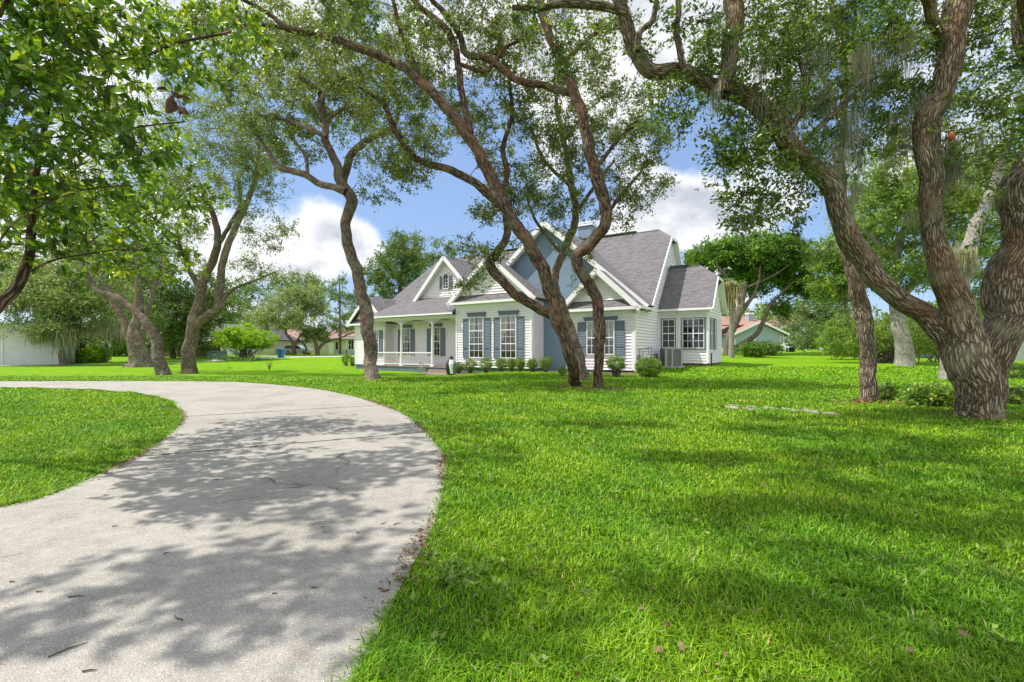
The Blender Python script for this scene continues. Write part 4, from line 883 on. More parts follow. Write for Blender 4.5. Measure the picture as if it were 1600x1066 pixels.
# tree before the porch
tree('curving_oak_tree', 'tall grey-brown trunk with a gentle S-curve standing between the driveway and the porch', 'tree', [
    [(583, 594, 10.7), (579, 565, 10.3), (577, 530, 10.3), (573, 495, 10.3), (566, 460, 9.84), (558, 428, 9.38), (549, 398, 8.56), (541, 370, 8.13), (541, 345, 8.13), (549, 320, 8.99), (545, 303, 9.38), (530, 280, 7.28), (527, 262, 6.84), (517, 238, 6.42), (507, 214, 6.42), (508, 190, 5.99), (502, 165, 5.99), (500, 145, 5.13, 21), (480, 128, 3.85, 20), (455, 112, 3, 19)],
    [(540, 300, 6.84), (522, 293, 5.56), (500, 288, 5.56), (480, 275, 5.56), (456, 267, 5.13), (436, 262, 4.71), (420, 238, 3.42), (402, 212, 2.57)],
    [(536, 285, 6.84, 21.6), (546, 248, 5.99, 21.8), (560, 230, 5.99), (582, 214, 5.13), (606, 205, 4.28, 22), (622, 180, 3.42), (618, 150, 3), (598, 125, 2.57)],
    [(510, 214, 4.28), (480, 200, 3.85), (440, 186, 3.42), (400, 180, 2.57)], [(500, 160, 3.85), (520, 130, 3.42), (560, 110, 2.57), (600, 60, 1.71)], [(508, 190, 3.42), (545, 165, 3), (580, 170, 2.57)], [(480, 275, 3.42), (478, 245, 2.57), (455, 215, 2.14)]],
    [(500, 100, 21, 90, 80, 3, 60), (420, 150, 20.5, 80, 90, 2.8, 52), (590, 120, 22, 90, 80, 2.8, 50), (440, 220, 21, 60, 45, 1.6, 20), (600, 270, 22, 50, 50, 1.3, 20), (640, 255, 22, 40, 45, 1., 12), (530, 170, 23, 70, 50, 2, 22), (400, 60, 20, 80, 70, 2.4, 30), (560, 40, 21, 100, 60, 2.5, 30), (680, 180, 22, 50, 60, 1.4, 14)],
    dict(r=.6, per=100, size=.135, ntw=8, wd=.23, twig=.009, droop=.3), 'bark_left', 'leaf_b', sides=20, step=.18, bump=.06, dens=1.7)
# left group
lg = dict(r=.8, per=130, size=.12, ntw=9, wd=.26, twig=.008, droop=.2)
tree('forked_oak_tree', 'grey trunk forked low into two long stems, rightmost of the three left trunks', 'tree', [
    [(293, 584, 11.5), (296, 545, 11), (301, 510, 11), (310, 482, 10), (313, 460, 9), (322, 430, 7.5), (340, 385, 6.5), (336, 345, 5), (326, 320, 4.5), (312, 290, 3)],
    [(303, 512, 9), (326, 492, 7.5), (342, 478, 7.5), (343, 455, 7), (346, 425, 6.5), (352, 395, 6), (366, 360, 5.5), (385, 318, 5), (400, 275, 4), (405, 225, 3)],
    [(340, 385, 4), (360, 350, 3.5), (375, 320, 3), (372, 280, 2.5)], [(345, 472, 4), (365, 452, 3), (395, 440, 2.2), (430, 425, 1.5)], [(315, 455, 5), (300, 430, 4.5), (285, 400, 3.5), (275, 350, 3)]],
    [(330, 260, 28, 90, 60, 3, 40), (400, 250, 28, 50, 70, 2, 24), (270, 320, 29, 60, 60, 2.5, 26), (420, 350, 28, 45, 40, 1.8, 10), (360, 180, 28, 90, 70, 3.2, 44), (400, 420, 28.5, 40, 25, 1.2, 6), (300, 400, 30, 30, 40, 1.2, 5)],
    lg, 'bark_left', 'leaf_b', sides=18, step=.25, bump=.05, dens=2.3)
tree('bent_oak_tree', 'grey trunk bent sharply to the left, between the other two left trunks', 'tree', [
    [(257, 586, 11), (248, 555, 10), (242, 528, 9.5), (232, 507, 8.5), (215, 492, 7.5), (198, 477, 6.5), (182, 465, 6.5), (160, 458, 5.5), (145, 445, 4.5), (135, 425, 3.5), (125, 395, 2.5)]],
    [(140, 380, 26, 50, 50, 1.8, 12), (120, 330, 26, 60, 50, 2, 14)], lg, 'bark_left', 'leaf_b', sides=18, step=.25, bump=.09)
tree('thick_oak_tree', 'thick flared trunk splitting into three stems, leftmost of the left trunks', 'tree', [
    [(218, 574, 17), (217, 555, 14.5), (214, 530, 13), (214, 505, 10.5), (217, 460, 6.5), (217, 430, 6), (214, 390, 5), (210, 350, 4), (200, 300, 3)],
    [(208, 535, 9), (198, 515, 7.5), (186, 488, 6), (172, 462, 5.5), (160, 432, 5), (150, 400, 5), (145, 370, 4), (138, 335, 3)],
    [(222, 520, 6), (230, 490, 4.5), (237, 465, 4), (246, 435, 3.5), (256, 400, 3)]],
    [(200, 280, 33, 90, 60, 3.5, 40), (140, 320, 33, 60, 60, 3, 26), (260, 350, 33, 50, 50, 2.5, 18), (230, 200, 32, 120, 60, 4, 40)], dict(lg, r=.95, size=.14), 'bark_left', 'leaf_grey', sides=20, step=.25, bump=.09)
# magnolia, left foreground
tree('magnolia_tree', 'large glossy-leaved magnolia filling the upper left corner', 'tree', [
    [(-112, 733, 15, 5.2), (-70, 620, 14), (-40, 530, 13), (0, 475, 12), (28, 447, 10), (45, 405, 9), (49, 355, 8), (52, 315, 7), (60, 250, 6), (75, 170, 5), (90, 60, 4), (100, -80, 3)],
    [(38, 430, 2.4, 5.2), (80, 408, 2.2), (130, 398, 1.8), (200, 390, 1.4), (270, 396, 1)], [(-60, 590, 9, 5.2), (-30, 440, 8, 4.8), (-60, 300, 7, 4.5), (-40, 120, 5, 4.3), (40, -60, 4, 4.2)],
    [(60, 250, 2.6, 5.2), (130, 220, 2.2), (210, 200, 1.8), (290, 190, 1.2)], [(90, 60, 4, 5.2), (180, 100, 3), (270, 70, 3), (360, 50, 2)], [(-30, 440, 3, 4.8), (20, 350, 2.2, 4.4), (120, 300, 1.6, 4.4), (200, 290, 1, 4.4)],
    [(100, -80, 4, 5), (200, -220, 4, 4.4), (330, -400, 3, 3.8)]],
    [(20, 60, 4.3, 120, 120, .9, 60), (150, 60, 5, 120, 100, 1., 52), (290, 40, 7.2, 120, 65, .9, 34), (60, 200, 4.4, 130, 90, .9, 56), (190, 210, 8.0, 110, 90, .9, 46), (255, 310, 7.4, 70, 90, .8, 40), (120, 320, 5.4, 100, 60, .8, 30),
     (40, 380, 5.2, 60, 40, .6, 6), (130, 385, 5.6, 60, 35, .5, 9), (60, 330, 6.2, 90, 60, .6, 16), (180, 350, 6.6, 80, 50, .6, 16), (235, 405, 7.2, 70, 40, .6, 15), (330, 60, 7.4, 80, 60, .8, 20), (20, 300, 4.6, 50, 70, .5, 12), (-150, 200, 5, 120, 250, 1.2, 20), (360, 40, 5.6, 60, 45, .6, 12), (60, -130, 5, 200, 90, .9, 20)],
    dict(r=.30, per=36, size=.115, ntw=5, wd=.18, twig=.004, big=True, whorl=True, up=1.0), 'bark_mid', 'leaf_mag', sides=20, step=.08, bump=.05, thin=.6, dens=1.0,
    extra=[(-4.6, 2.65, 5.2, 1.1, .22, .4, 44), (-4.4, 2.2, 5.2, .8, .15, .3, 16), (-5.6, 2.1, 5.2, .6, .2, .3, 12), (-4.4, 3.5, 5.5, 1.0, .25, .3, 12)])

# ---------------------------------------------------------------- background trees
def far(r=1.3, per=90, size=.26, ntw=8, wd=.27, **k): return dict(r=r, per=per, size=size, ntw=ntw, wd=wd, twig=.012, **k)
def hang(px, py, Y, rx, ry, n): return np.array([ray(px + rng.uniform(-1, 1) * rx, py + rng.uniform(-1, 1) * ry, Y) for _ in range(n)])
hm = hang(78, 515, 45, 28, 8, 12); hm2 = hang(150, 505, 48, 40, 10, 10)
tree('mossy_live_oak', 'broad live oak trailing moss in front of the white house at far left', 'tree', [[(99, 566, 7), (97, 545, 5), (96, 528, 4), (90, 510, 3.5), (70, 480, 2.5)], [(96, 528, 3.5), (105, 505, 3), (120, 480, 2)]],
     [(60, 470, 46, 75, 45, 4, 60), (150, 470, 48, 60, 45, 4, 44), (20, 430, 47, 60, 45, 4, 36), (110, 420, 48, 80, 40, 4, 34), (80, 515, 45, 30, 14, 2, 12)], far(r=1.3), 'bark_far', 'leaf_grey', dens=2.5, Y0=45.5, step=.5,
     mossat=(np.vstack([hm, hm2]), rng.uniform(1., 2.6, 22), 46, .035, .5))
tree('leaning_live_oak', 'live oak with leaning trunk behind the yellow-green bush', 'tree', [[(122, 562, 5), (128, 540, 5), (137, 525, 4), (150, 512, 3)], [(128, 540, 3), (120, 520, 2.5)]],
     [(200, 470, 56, 50, 60, 4, 44), (180, 400, 56, 70, 50, 4, 40), (150, 520, 54, 40, 18, 3, 14)], far(r=1.4, size=.3), 'bark_far', 'leaf_grey', dens=2.5, Y0=54, step=.5)
tree('dense_live_oak', 'dense dark live oak behind the three left trunks', 'tree', [[(270, 560, 5), (268, 530, 4), (260, 480, 3)]],
     [(270, 490, 66, 60, 45, 5, 60), (240, 420, 64, 60, 50, 5, 36), (330, 470, 66, 50, 40, 4, 40), (300, 530, 66, 60, 20, 3, 20)], far(r=1.6, size=.34), 'bark_far', 'leaf_far', dens=2.5, Y0=66, step=.5)
tree('wide_live_oak', 'wide grey-green live oak with forked trunk in front of the silver car', 'tree', [[(459, 555, 4), (459, 540, 2.8), (455, 532, 2.2), (448, 522, 1.8), (445, 510, 1.4)], [(460, 540, 2), (467, 528, 1.8), (478, 515, 1.4)], [(466, 530, 1.4), (475, 538, 1.6), (480, 548, 1.5)]],
     [(450, 480, 78, 48, 30, 4, 80), (490, 470, 80, 30, 26, 4, 34), (410, 500, 79, 28, 18, 3, 24), (470, 505, 77, 40, 14, 3, 26)], far(r=1.3, size=.30), 'bark_far', 'leaf_grey', dens=1.7, Y0=77, step=.4)
tree('low_limbed_oak', 'small oak with a long low limb reaching right towards the cottage', 'tree', [[(496, 553, 3.8), (495, 542, 3.3), (492, 534, 2.4), (488, 525, 1.6)], [(497, 548, 2.4), (504, 538, 2.2), (516, 532, 2), (530, 529, 1.6), (545, 522, 1.4), (556, 519, 1)], [(530, 529, 1), (532, 520, .8), (530, 512, .7)]],
     [(497, 515, 76, 24, 16, 2, 36), (535, 500, 77, 26, 22, 3, 34), (480, 525, 76, 10, 8, 1, 6)], far(r=.9, size=.24), 'bark_far', 'leaf_far', dens=1.7, Y0=76, step=.4)
tree('far_oak_tree', 'dark oak top rising behind the wide grey-green live oak', 'tree', [[(470, 550, 3), (470, 500, 2.5), (468, 450, 1.5)]], [(450, 440, 95, 30, 16, 4, 26), (500, 445, 95, 26, 14, 4, 18), (400, 465, 95, 30, 24, 4, 26), (370, 490, 92, 26, 24, 4, 22)], far(r=1.8, size=.36), 'bark_far', 'leaf_far', dens=1.7, Y0=95, step=.6)
tree('spindly_pine_tree', 'thin ragged dark tree poking up beside the curving trunk left of the cottage', 'tree', [[(532, 550, 2), (531, 490, 1.6), (530, 430, .8)]], [(530, 440, 88, 14, 14, 2, 9), (535, 470, 88, 22, 16, 3, 20), (555, 480, 88, 20, 20, 3, 18), (518, 455, 88, 10, 8, 2, 4)], far(r=1.1, size=.3), 'bark_far', 'leaf_far', Y0=88, step=.6)
tree('round_oak_tree', 'round leafy green oak rising behind the cottage porch roof', 'tree', [[(625, 545, 5), (625, 470, 4), (628, 420, 2.5), (640, 390, 1.5)], [(625, 440, 3), (600, 410, 2), (585, 395, 1.2)], [(627, 430, 2.5), (660, 410, 1.6), (690, 400, 1)]],
     [(610, 420, 54, 42, 42, 4, 66), (640, 390, 54, 34, 34, 4, 44), (600, 460, 54, 40, 30, 4, 36), (690, 395, 54, 22, 20, 3, 14), (670, 425, 54, 30, 28, 4, 26)], far(r=1.0, per=100, size=.22), 'bark_far', 'leaf_far', dens=1.7, Y0=54, step=.4)
# right side
umb = dict(r=1.05, per=170, size=.26, ntw=12, wd=.3, twig=.014, up=1.2)
tree('umbrella_crown_tree', 'broad dome-crowned tree with spreading bare limbs behind the cottage right end', 'tree', [
    [(1136, 556, 8), (1140, 530, 6.5), (1152, 495, 6), (1160, 470, 4), (1165, 440, 3)], [(1143, 550, 5.5), (1165, 535, 4.5), (1182, 522, 4), (1194, 500, 3.4), (1202, 478, 3), (1225, 455, 2.2), (1240, 440, 1.5)], [(1152, 495, 5), (1175, 465, 3), (1185, 440, 2), (1188, 415, 1.5)], [(1158, 475, 3), (1140, 440, 2.4), (1120, 415, 1.8)], [(1202, 478, 2), (1230, 470, 1.6), (1255, 455, 1)], [(1165, 450, 2), (1210, 430, 1.8), (1245, 405, 1.2)]],
    [(1175, 405, 52, 60, 22, 4, 40), (1230, 415, 52, 44, 24, 4, 36), (1110, 400, 52, 40, 16, 3, 22), (1250, 445, 52, 28, 22, 3, 16), (1160, 430, 53, 60, 20, 4, 26), (1150, 385, 52, 40, 8, 3, 10), (1210, 392, 52, 40, 10, 3, 12), (1090, 418, 52, 24, 12, 3, 12), (1225, 480, 52, 26, 14, 2, 6), (1175, 430, 53, 80, 30, 4, 34), (1180, 395, 51, 70, 22, 4, 26), (1190, 382, 52, 60, 12, 3, 22), (1245, 440, 52, 34, 26, 3, 22)],
    umb, 'bark_far', 'leaf_umb', dens=1.7, Y0=49, step=.4)
tree('brown_topped_tree', 'distant tree with brownish crown beyond the salmon-roofed house', 'tree', [[(1240, 545, 3), (1240, 500, 2)]], [(1240, 495, 100, 26, 16, 4, 36), (1215, 510, 100, 20, 12, 3, 16)], far(r=1.6, size=.34), 'bark_far', 'frond', Y0=100, step=.6)
tree('feathery_tree', 'soft dense dark green tree left of the slim trunk, over the far lawn', 'tree', [[(1290, 550, 4), (1288, 510, 3), (1290, 460, 2)]], [(1285, 490, 60, 38, 34, 4, 60), (1270, 525, 58, 30, 16, 3, 22), (1320, 520, 56, 36, 24, 3, 30), (1300, 450, 60, 26, 24, 3, 22)], far(r=1.1, size=.24, droop=.5), 'bark_far', 'leaf_far', dens=1.7, Y0=60, step=.5)
tree('yellow_green_tree', 'bright yellow-green tree behind the slim trunk', 'tree', [[(1330, 560, 4), (1325, 500, 3), (1310, 420, 2.5), (1300, 380, 1.5)]], [(1310, 430, 45, 36, 40, 3, 44), (1345, 380, 44, 40, 50, 3, 34), (1290, 400, 46, 14, 24, 2, 8), (1480, 490, 40, 30, 30, 2, 18)], far(r=1.0, size=.26), 'bark_far', 'leaf_yg', dens=2.6, Y0=45, step=.4)
tree('mossy_backdrop_oak', 'pale green oak with bare grey twigs filling the gap between the massive oak limbs', 'tree', [[(1413, 572, 17), (1410, 540, 14), (1404, 500, 13), (1398, 450, 10), (1400, 400, 8), (1420, 340, 6), (1440, 290, 4)], [(1402, 480, 7), (1425, 445, 6), (1450, 425, 5), (1480, 400, 4)], [(1400, 420, 5), (1370, 380, 4), (1340, 350, 3)]],
     [(1400, 330, 27, 70, 60, 3, 56), (1480, 300, 27, 60, 60, 3, 40), (1400, 420, 27, 50, 40, 2, 24), (1360, 280, 27, 50, 50, 2.5, 18), (1540, 330, 27, 60, 80, 3, 34), (1480, 400, 26, 60, 40, 2, 22), (1560, 440, 27, 40, 40, 2, 12), (1620, 300, 26, 70, 90, 3, 20)],
     dict(r=.8, per=110, size=.16, ntw=9, wd=.26, twig=.008), 'bark_pale', 'leaf_yg', dens=2.8, Y0=27, step=.25, mossat=(hang(1500, 395, 22, 14, 20, 14), .9, 40, .012, .18))
tree('pale_leaning_tree', 'pale grey trunk leaning right, partly hidden behind the massive oak', 'tree', [[(1487, 590, 22), (1488, 560, 20), (1494, 500, 17), (1502, 450, 15), (1512, 400, 14), (1530, 340, 11), (1560, 270, 8), (1580, 200, 5)]],
     [(1560, 260, 20, 60, 60, 1.6, 20), (1500, 200, 20, 60, 60, 1.6, 16), (1620, 150, 20, 60, 90, 2, 18)], dict(r=.6, per=90, size=.13, ntw=8, wd=.25), 'bark_pale', 'leaf_mid', Y0=20, step=.2, mossat=(hang(1505, 400, 19.6, 12, 14, 22), .8, 46, .01, .12))
for nm, lab, px, py, Y, rx, ry, n, lmm, sz in (
    ('tangled_hedge', 'tall tangled hedge with arching stems behind the slim trunk', 1390, 490, 31, 110, 42, 380, 'leaf_yg', .13), ('tangled_hedge', 'dark leafy hedge below the pale leaning trunk and massive oak', 1480, 470, 33, 80, 40, 260, 'leaf_far', .14)):
    c = ray(px, py, Y); gz = float(gh(c[0], c[1])); h = c[2] - gz
    bush(nm, lab, 'hedge', (c[0], c[1], gz), rx / F * Y, 2.2, h * .62, n, sz, lmm, r=.5, per=60, ntw=7, lobes=9, z0=-.2, droop=.2)
def gbush(name, label, cat, px, py, w_, h_, n, size, lm_, Y=None, **k):
    p = G(px, py) if Y is None else None
    if p is None: q = ray(px, py, Y); p = Vector((q[0], q[1], float(gh(q[0], q[1]))))
    s = p.y / F
    return bush(name, label, cat, (p.x, p.y, p.z), w_ * s / 2, w_ * s / 2 * k.pop('dep', 1), h_ * s / 2 * .92, n, size, lm_, z0=k.pop('z0', .0), **k)
# cottage shrubs
i = 0
for px, w_, h_, lab in ((716.5, 17, 16, 'smallest rounded shrub right beside the dark garden ornament'), (734.5, 21, 20, 'rounded shrub below the left shutter of the first tall window'), (759.5, 24, 22, 'fuller rounded shrub between the two tall windows, left side'),
                        (783.5, 20, 20, 'rounded shrub below the second tall window, left side'), (800, 16, 19, 'rounded shrub centred below the second tall window'), (813, 15, 18, 'rounded shrub below the right shutter of the second tall window'), (831, 18, 19, 'rounded shrub by the corner where white siding meets blue brick'), (853, 20, 23, 'rounded shrub in front of the blue brick wall')):
    p = None; best = 1e9
    for a in np.arange(-13, 1, .05):
        q = H(a, -.75, 0); d = abs(CX + F * q.x / q.y - px)
        if d < best: best = d; p = q
    p = g_at(p); s = p.y / F
    bush('boxwood_shrub', 'light green ' + lab, 'shrub', (p.x, p.y, p.z), w_ * s / 2, w_ * s / 2, h_ * s / 2 * .9, 120, .05, 'leaf_shrub', group='small shrubs in the bed along the front wall', r=.11, per=26, z0=.14)
gbush('sparse_shrub', 'tiny sparse shrub left of the leaning trunk, against blue brick', 'shrub', 879, 587.5, 15, 15, 40, .05, 'leaf_shrub', r=.1, per=24, z0=.05)
gbush('topiary_shrub', 'flat-topped shrub on a bare stem below the right wing window', 'shrub', 963, 590, 32, 22, 170, .055, 'leaf_shrub', r=.11, per=28, z0=.36)
gbush('clipped_shrub', 'large dense clipped round shrub at the cottage corner beside the air conditioner', 'shrub', 1013, 590.5, 40, 34, 520, .05, 'leaf_shrub', r=.10, per=30, z0=.0)
gbush('border_shrub', 'clipped shrub at the left end of the porch beside the curving trunk', 'shrub', 541, 572, 13, 20, 60, .09, 'leaf_shrub', r=.18, z0=.05)
gbush('border_shrub', 'low reddish-tipped shrub just left of the porch foundation', 'shrub', 551, 572.5, 13, 16, 50, .09, 'leaf_far', r=.18, z0=.05)
gbush('lime_bush', 'bright lime green round multi-stemmed bush in the far lawn', 'bush', 385, 563, 88, 56, 420, .22, 'leaf_lime', r=.4, per=46, z0=1.0, lobes=14, bark='bark_far')
gbush('strappy_plant', 'low dark strappy plants at the foot of the lime green bush', 'plant', 370, 565, 60, 8, 50, .4, 'leaf_far', r=.35, per=14, stems=False, wd=.1)
gbush('glossy_bush', 'bright yellow-green leafy bush beside the wooden lamp post', 'bush', 147, 567, 37, 24, 120, .26, 'leaf_lime', r=.4, per=26, stems=False)
gbush('dark_bush', 'dark green bush between the mossy trunk and the glossy bush', 'bush', 117, 566, 26, 30, 80, .25, 'leaf_far', r=.5, per=26, stems=False)
gbush('wall_plant', 'dark plant against the white house wall, left of the black lamp post', 'plant', 15, 569, 24, 12, 40, .22, 'leaf_far', r=.35, per=20, stems=False)
gbush('wall_plant', 'small reddish plant against the white wall, right of the black lamp post', 'plant', 58, 569, 10, 9, 16, .2, 'dry', r=.25, per=16, stems=False)
gbush('back_hedge', 'long dark hedge in deep shade behind the left trunks', 'hedge', 220, 561, 150, 34, 320, .34, 'leaf_far', Y=72, r=.9, per=36, stems=False, dep=.2)
gbush('yard_bush', 'rounded dark green bush beside the palm trunk', 'bush', 1173, 558, 42, 24, 150, .16, 'leaf_umb', r=.4, per=36, stems=False)
gbush('flowering_hedge', 'hedge with pale blossoms on top, left of the white chair', 'hedge', 1203, 556, 36, 24, 130, .16, 'leaf_far', r=.4, per=30, stems=False)
gbush('flowering_hedge', 'pale blossoming hedge behind the rounded dark bush', 'hedge', 1170, 552, 60, 22, 110, .14, 'leaf_grey', Y=52, r=.4, per=26, stems=False, dep=.4)
gbush('sapling_plant', 'leafy low plants sprouting at the left foot of the massive oak', 'plant', 1455, 636, 78, 36, 150, .08, 'leaf_shrub', r=.17, per=18, wd=.3, dep=.5)
gbush('sapling_plant', 'small dark sapling right behind the massive oak base', 'plant', 1588, 632, 40, 30, 50, .08, 'leaf_oak', r=.14, per=16, wd=.3)
gbush('sapling_plant', 'thin sapling beside the base of the slim trunk', 'plant', 1385, 626, 26, 30, 34, .075, 'leaf_shrub', r=.15, per=12, wd=.3)
gbush('sapling_plant', 'loose low bush on the lawn at the right picture edge', 'plant', 1583, 592, 36, 24, 60, .09, 'leaf_far', r=.2, per=16, wd=.3)
gbush('hanging_branch', 'bright leafy sprig growing out behind the three left trunks', 'plant', 234, 562, 14, 10, 20, .3, 'leaf_lime', Y=60, z0=2.6, r=.5, per=24, stems=False) if False else None
gbush('field_bush', 'rounded mid green bush left of the slim trunk at the hedge end', 'bush', 1318, 562, 70, 50, 160, .16, 'leaf_yg', r=.45, per=40, stems=False, z0=.2)
# rose canes on the lawn
p = G(421, 579); rb = thing('bare_rose_bush', p, 'few thin bare dark canes standing alone in the lawn', 'plant'); tb = Tubes()
for k in range(7):
    a = rng.uniform(0, 6.28); h = rng.uniform(.6, 1.05); tb.add(np.array([p, p + Vector((math.cos(a) * .12, math.sin(a) * .1, h * .5)), p + Vector((math.cos(a) * .32, math.sin(a) * .2, h))]), [.018, .014, .006], 5, 0)
tb.build('canes', M['bark_far'], rb)
# palm with dead skirt
p = G(1143, 559.5); pal = thing('palm_tree', p, 'pale bare palm trunk with a skirt of dead hanging fronds', 'palm'); s = p.y / F; tb = Tubes()
top = np.array(ray(1141, 446, p.y)); tb.add(*catmull([np.array(p) - [0, 0, .1], np.array(ray(1143, 500, p.y)), top], [.26, .2, .22], .4), 16, .04); tb.build('trunk', M['bark_pale'], pal)
ms = []
moss('dead_fronds', np.array([top + [rng.normal() * .42, rng.normal() * .42, rng.normal() * .25] for _ in range(46)]), rng.uniform(.8, 3.6, 46), 9, M['frond'], pal, .05, .2)
V_, F_ = [], []
n = 0
for k in range(16):
    a = k * 2.4; el = rng.uniform(-.2, .9); d = np.array([math.cos(a) * math.cos(el), math.sin(a) * math.cos(el), math.sin(el)])
    sd = unit(np.cross(d, [0, 0, 1]))
    for j in range(18):
        an = (j - 8.5) / 8.5 * 1.1; dd = d * math.cos(an) + sd * math.sin(an); b = top + d * .7; e = b + dd * .9 - np.array([0, 0, .25]); w2 = np.cross(dd, [0, 0, 1]) * .03
        V_ += [b - w2, b + w2, e + w2 * .2, e - w2 * .2]; F_.append([n, n + 1, n + 2, n + 3]); n += 4
npmesh('green_fronds', np.array(V_), np.array(F_), M['leaf_umb'], pal, rnd=rng.uniform(0, 1, n))
# far wood closing the horizon
C_ = []
for k in range(1500):
    th = rng.uniform(-1.25, 1.25); Y = rng.uniform(105, 135); x = Y * math.tan(th) if abs(th) < 1.1 else Y * math.tan(th) 
    if abs(x) > 330: continue
    hmax = 7 + 5 * float(S(10, 40, x)) + 3 * math.sin(x * .05) + 2 * math.sin(x * .17 + 1); C_.append([x, Y + abs(x) * .1, gh(x, Y) + rng.uniform(0, 1) ** .8 * hmax])
w_ = foliage('far_woods', np.array(C_), 2.4, 70, .9, M['leaf_far'], None, ntw=7, wd=.3); tag(w_, kind='stuff'); tag(w_, 'dark band of distant woods closing the horizon', 'woods')
# side trees outside the frame edges, seen only from a step aside

# ---------------------------------------------------------------- other houses
def wallbox(mb, c, ux, dx, dy, z0, z1): pass
def fhouse(name, label, px0, px1, pybase, Y, yaw, depth, eave, ridge, wall, roofm, front_gable=False, details=()):
    """simple neighbour house: front edge from px0 to px1 at distance Y (left end), yaw turns it"""
    x0 = (px0 - CX) / F * Y; gz = float(gh(x0, Y)); ux = Vector((math.cos(yaw), math.sin(yaw), 0)); uy = Vector((-math.sin(yaw), math.cos(yaw), 0))
    # width so that the right end shows at px1
    r = (px1 - CX) / F; wd_ = (r * Y - x0) / (ux.x - r * ux.y); o_ = Vector((x0, Y, gz)); root = thing(name, o_, label, 'house')
    mb = MB(); mb.obox(o_ - Vector((0, 0, .3)), ux * wd_, uy * depth, (0, 0, eave + .3))
    if front_gable:
        for d in (0, depth):
            b = o_ + uy * d; mb.slab([b + Vector((0, 0, eave)), b + ux * wd_ + Vector((0, 0, eave)), b + ux * wd_ / 2 + Vector((0, 0, ridge - .1))], .02)
    mb.build('wall', M[wall], root)
    mb = MB(); e = .5
    def q(a, b, z): return o_ + ux * a + uy * b + Vector((0, 0, z))
    if front_gable:
        sl_ = (ridge - eave) / (wd_ / 2)
        mb.slab([q(-e, -e, eave - e * sl_), q(wd_ / 2, -e, ridge), q(wd_ / 2, depth + e, ridge), q(-e, depth + e, eave - e * sl_)], .2); mb.slab([q(wd_ + e, -e, eave - e * sl_), q(wd_ / 2, -e, ridge), q(wd_ / 2, depth + e, ridge), q(wd_ + e, depth + e, eave - e * sl_)], .2)
    else:
        h = depth / 2; mb.slab([q(-e, -e, eave), q(wd_ + e, -e, eave), q(wd_ - h * .7, h, ridge), q(h * .7, h, ridge)], .15); mb.slab([q(-e, depth + e, eave), q(wd_ + e, depth + e, eave), q(wd_ - h * .7, h, ridge), q(h * .7, h, ridge)], .15)
        mb.slab([q(-e, -e, eave), q(h * .7, h, ridge), q(-e, depth + e, eave)], .15); mb.slab([q(wd_ + e, -e, eave), q(wd_ - h * .7, h, ridge), q(wd_ + e, depth + e, eave)], .15)
    mb.build('roof', M[roofm], root)
    mb = MB()
    if front_gable:
        mb.bar(q(-e, -e - .03, eave - e * sl_ - .05), q(wd_ / 2, -e - .03, ridge - .05), .06, .3); mb.bar(q(wd_ + e, -e - .03, eave - e * sl_ - .05), q(wd_ / 2, -e - .03, ridge - .05), .06, .3)
    else: mb.bar(q(-e, -e - .03, eave - .05), q(wd_ + e, -e - .03, eave - .05), .06, .25)
    mb.build('fascia_board', M['trim'], root)
    f = Fr(o_, ux, -uy)
    for kind, s0, s1, z0, z1 in details:
        a, b = s0 * wd_, s1 * wd_
        if kind == 'window':
            w1 = MB(); fbox(w1, f, a - .08, a, 0, .08, z0 - .08, z1 + .08); fbox(w1, f, b, b + .08, 0, .08, z0 - .08, z1 + .08); fbox(w1, f, a, b, 0, .08, z0 - .08, z0); fbox(w1, f, a, b, 0, .08, z1, z1 + .08); fbox(w1, f, (a + b) / 2 - .04, (a + b) / 2 + .04, 0, .07, z0, z1); fbox(w1, f, a, (a + b) / 2 - .04, 0, .06, (z0 + z1) / 2 - .03, (z0 + z1) / 2 + .03)
            wo = w1.build('window', M['trim'], root); w2 = MB(); fbox(w2, f, a, b, 0, .03, z0, z1); w2.build('pane', M['dark'], wo)
        else:
            w1 = MB(); fbox(w1, f, a, b, .0, .05, z0, z1)
            if kind == 'garage_door':
                for k in range(1, 4): fbox(w1, f, a, b, .05, .065, z0 + (z1 - z0) * k / 4 - .02, z0 + (z1 - z0) * k / 4 + .02)
            w1.build(kind, M[{'garage_door': 'white', 'front_door': 'white', 'dark_opening': 'dark', 'stone_base': 'greywall', 'white_post': 'white'}[kind]], root)
    return root, q, wd_
fhouse('white_house', 'large white stucco house with a sloping roof edge at the far left', -110, 93, 569, 44, .6, 8, 3.0, 4.4, 'stucco', 'roof', True, (('white_post', .53, .54, 0, 2.6),))
fhouse('pink_roof_house', 'low house with dusty pink roof and open garage behind the silver car', 415, 492, 553, 90, -.04, 11, 2.9, 5.9, 'pinkwall', 'roofpink', False, (('dark_opening', .12, .34, 0, 2.3), ('garage_door', .62, .95, 0, 2.2), ('window', .42, .52, .8, 2.2)))
r_, q_, w0 = fhouse('porch_ranch_house', 'cream house with pink roof seen between the low-limbed oak and the cottage', 486, 556, 553, 88, .0, 10, 3.1, 5.6, 'beige', 'roofpink', False, (('window', .84, .95, .9, 2.7), ('stone_base', .52, 1.0, 0, .85), ('dark_opening', .55, .60, .9, 2.3), ('front_door', .40, .50, 0, 2.2), ('white_post', .79, .81, 0, 3.0)))
r_, q_, w0 = fhouse('salmon_roof_house', 'blue-grey stucco house with salmon roof beyond the palm', 1149, 1226, 548, 76, .02, 14, 2.9, 4.8, 'bluegrey', 'rooforange', True, (('window', .92, .97, 1., 2.2), ('white_post', .33, .36, 0, 2.6), ('white_post', .38, .40, 0, 2.6)))
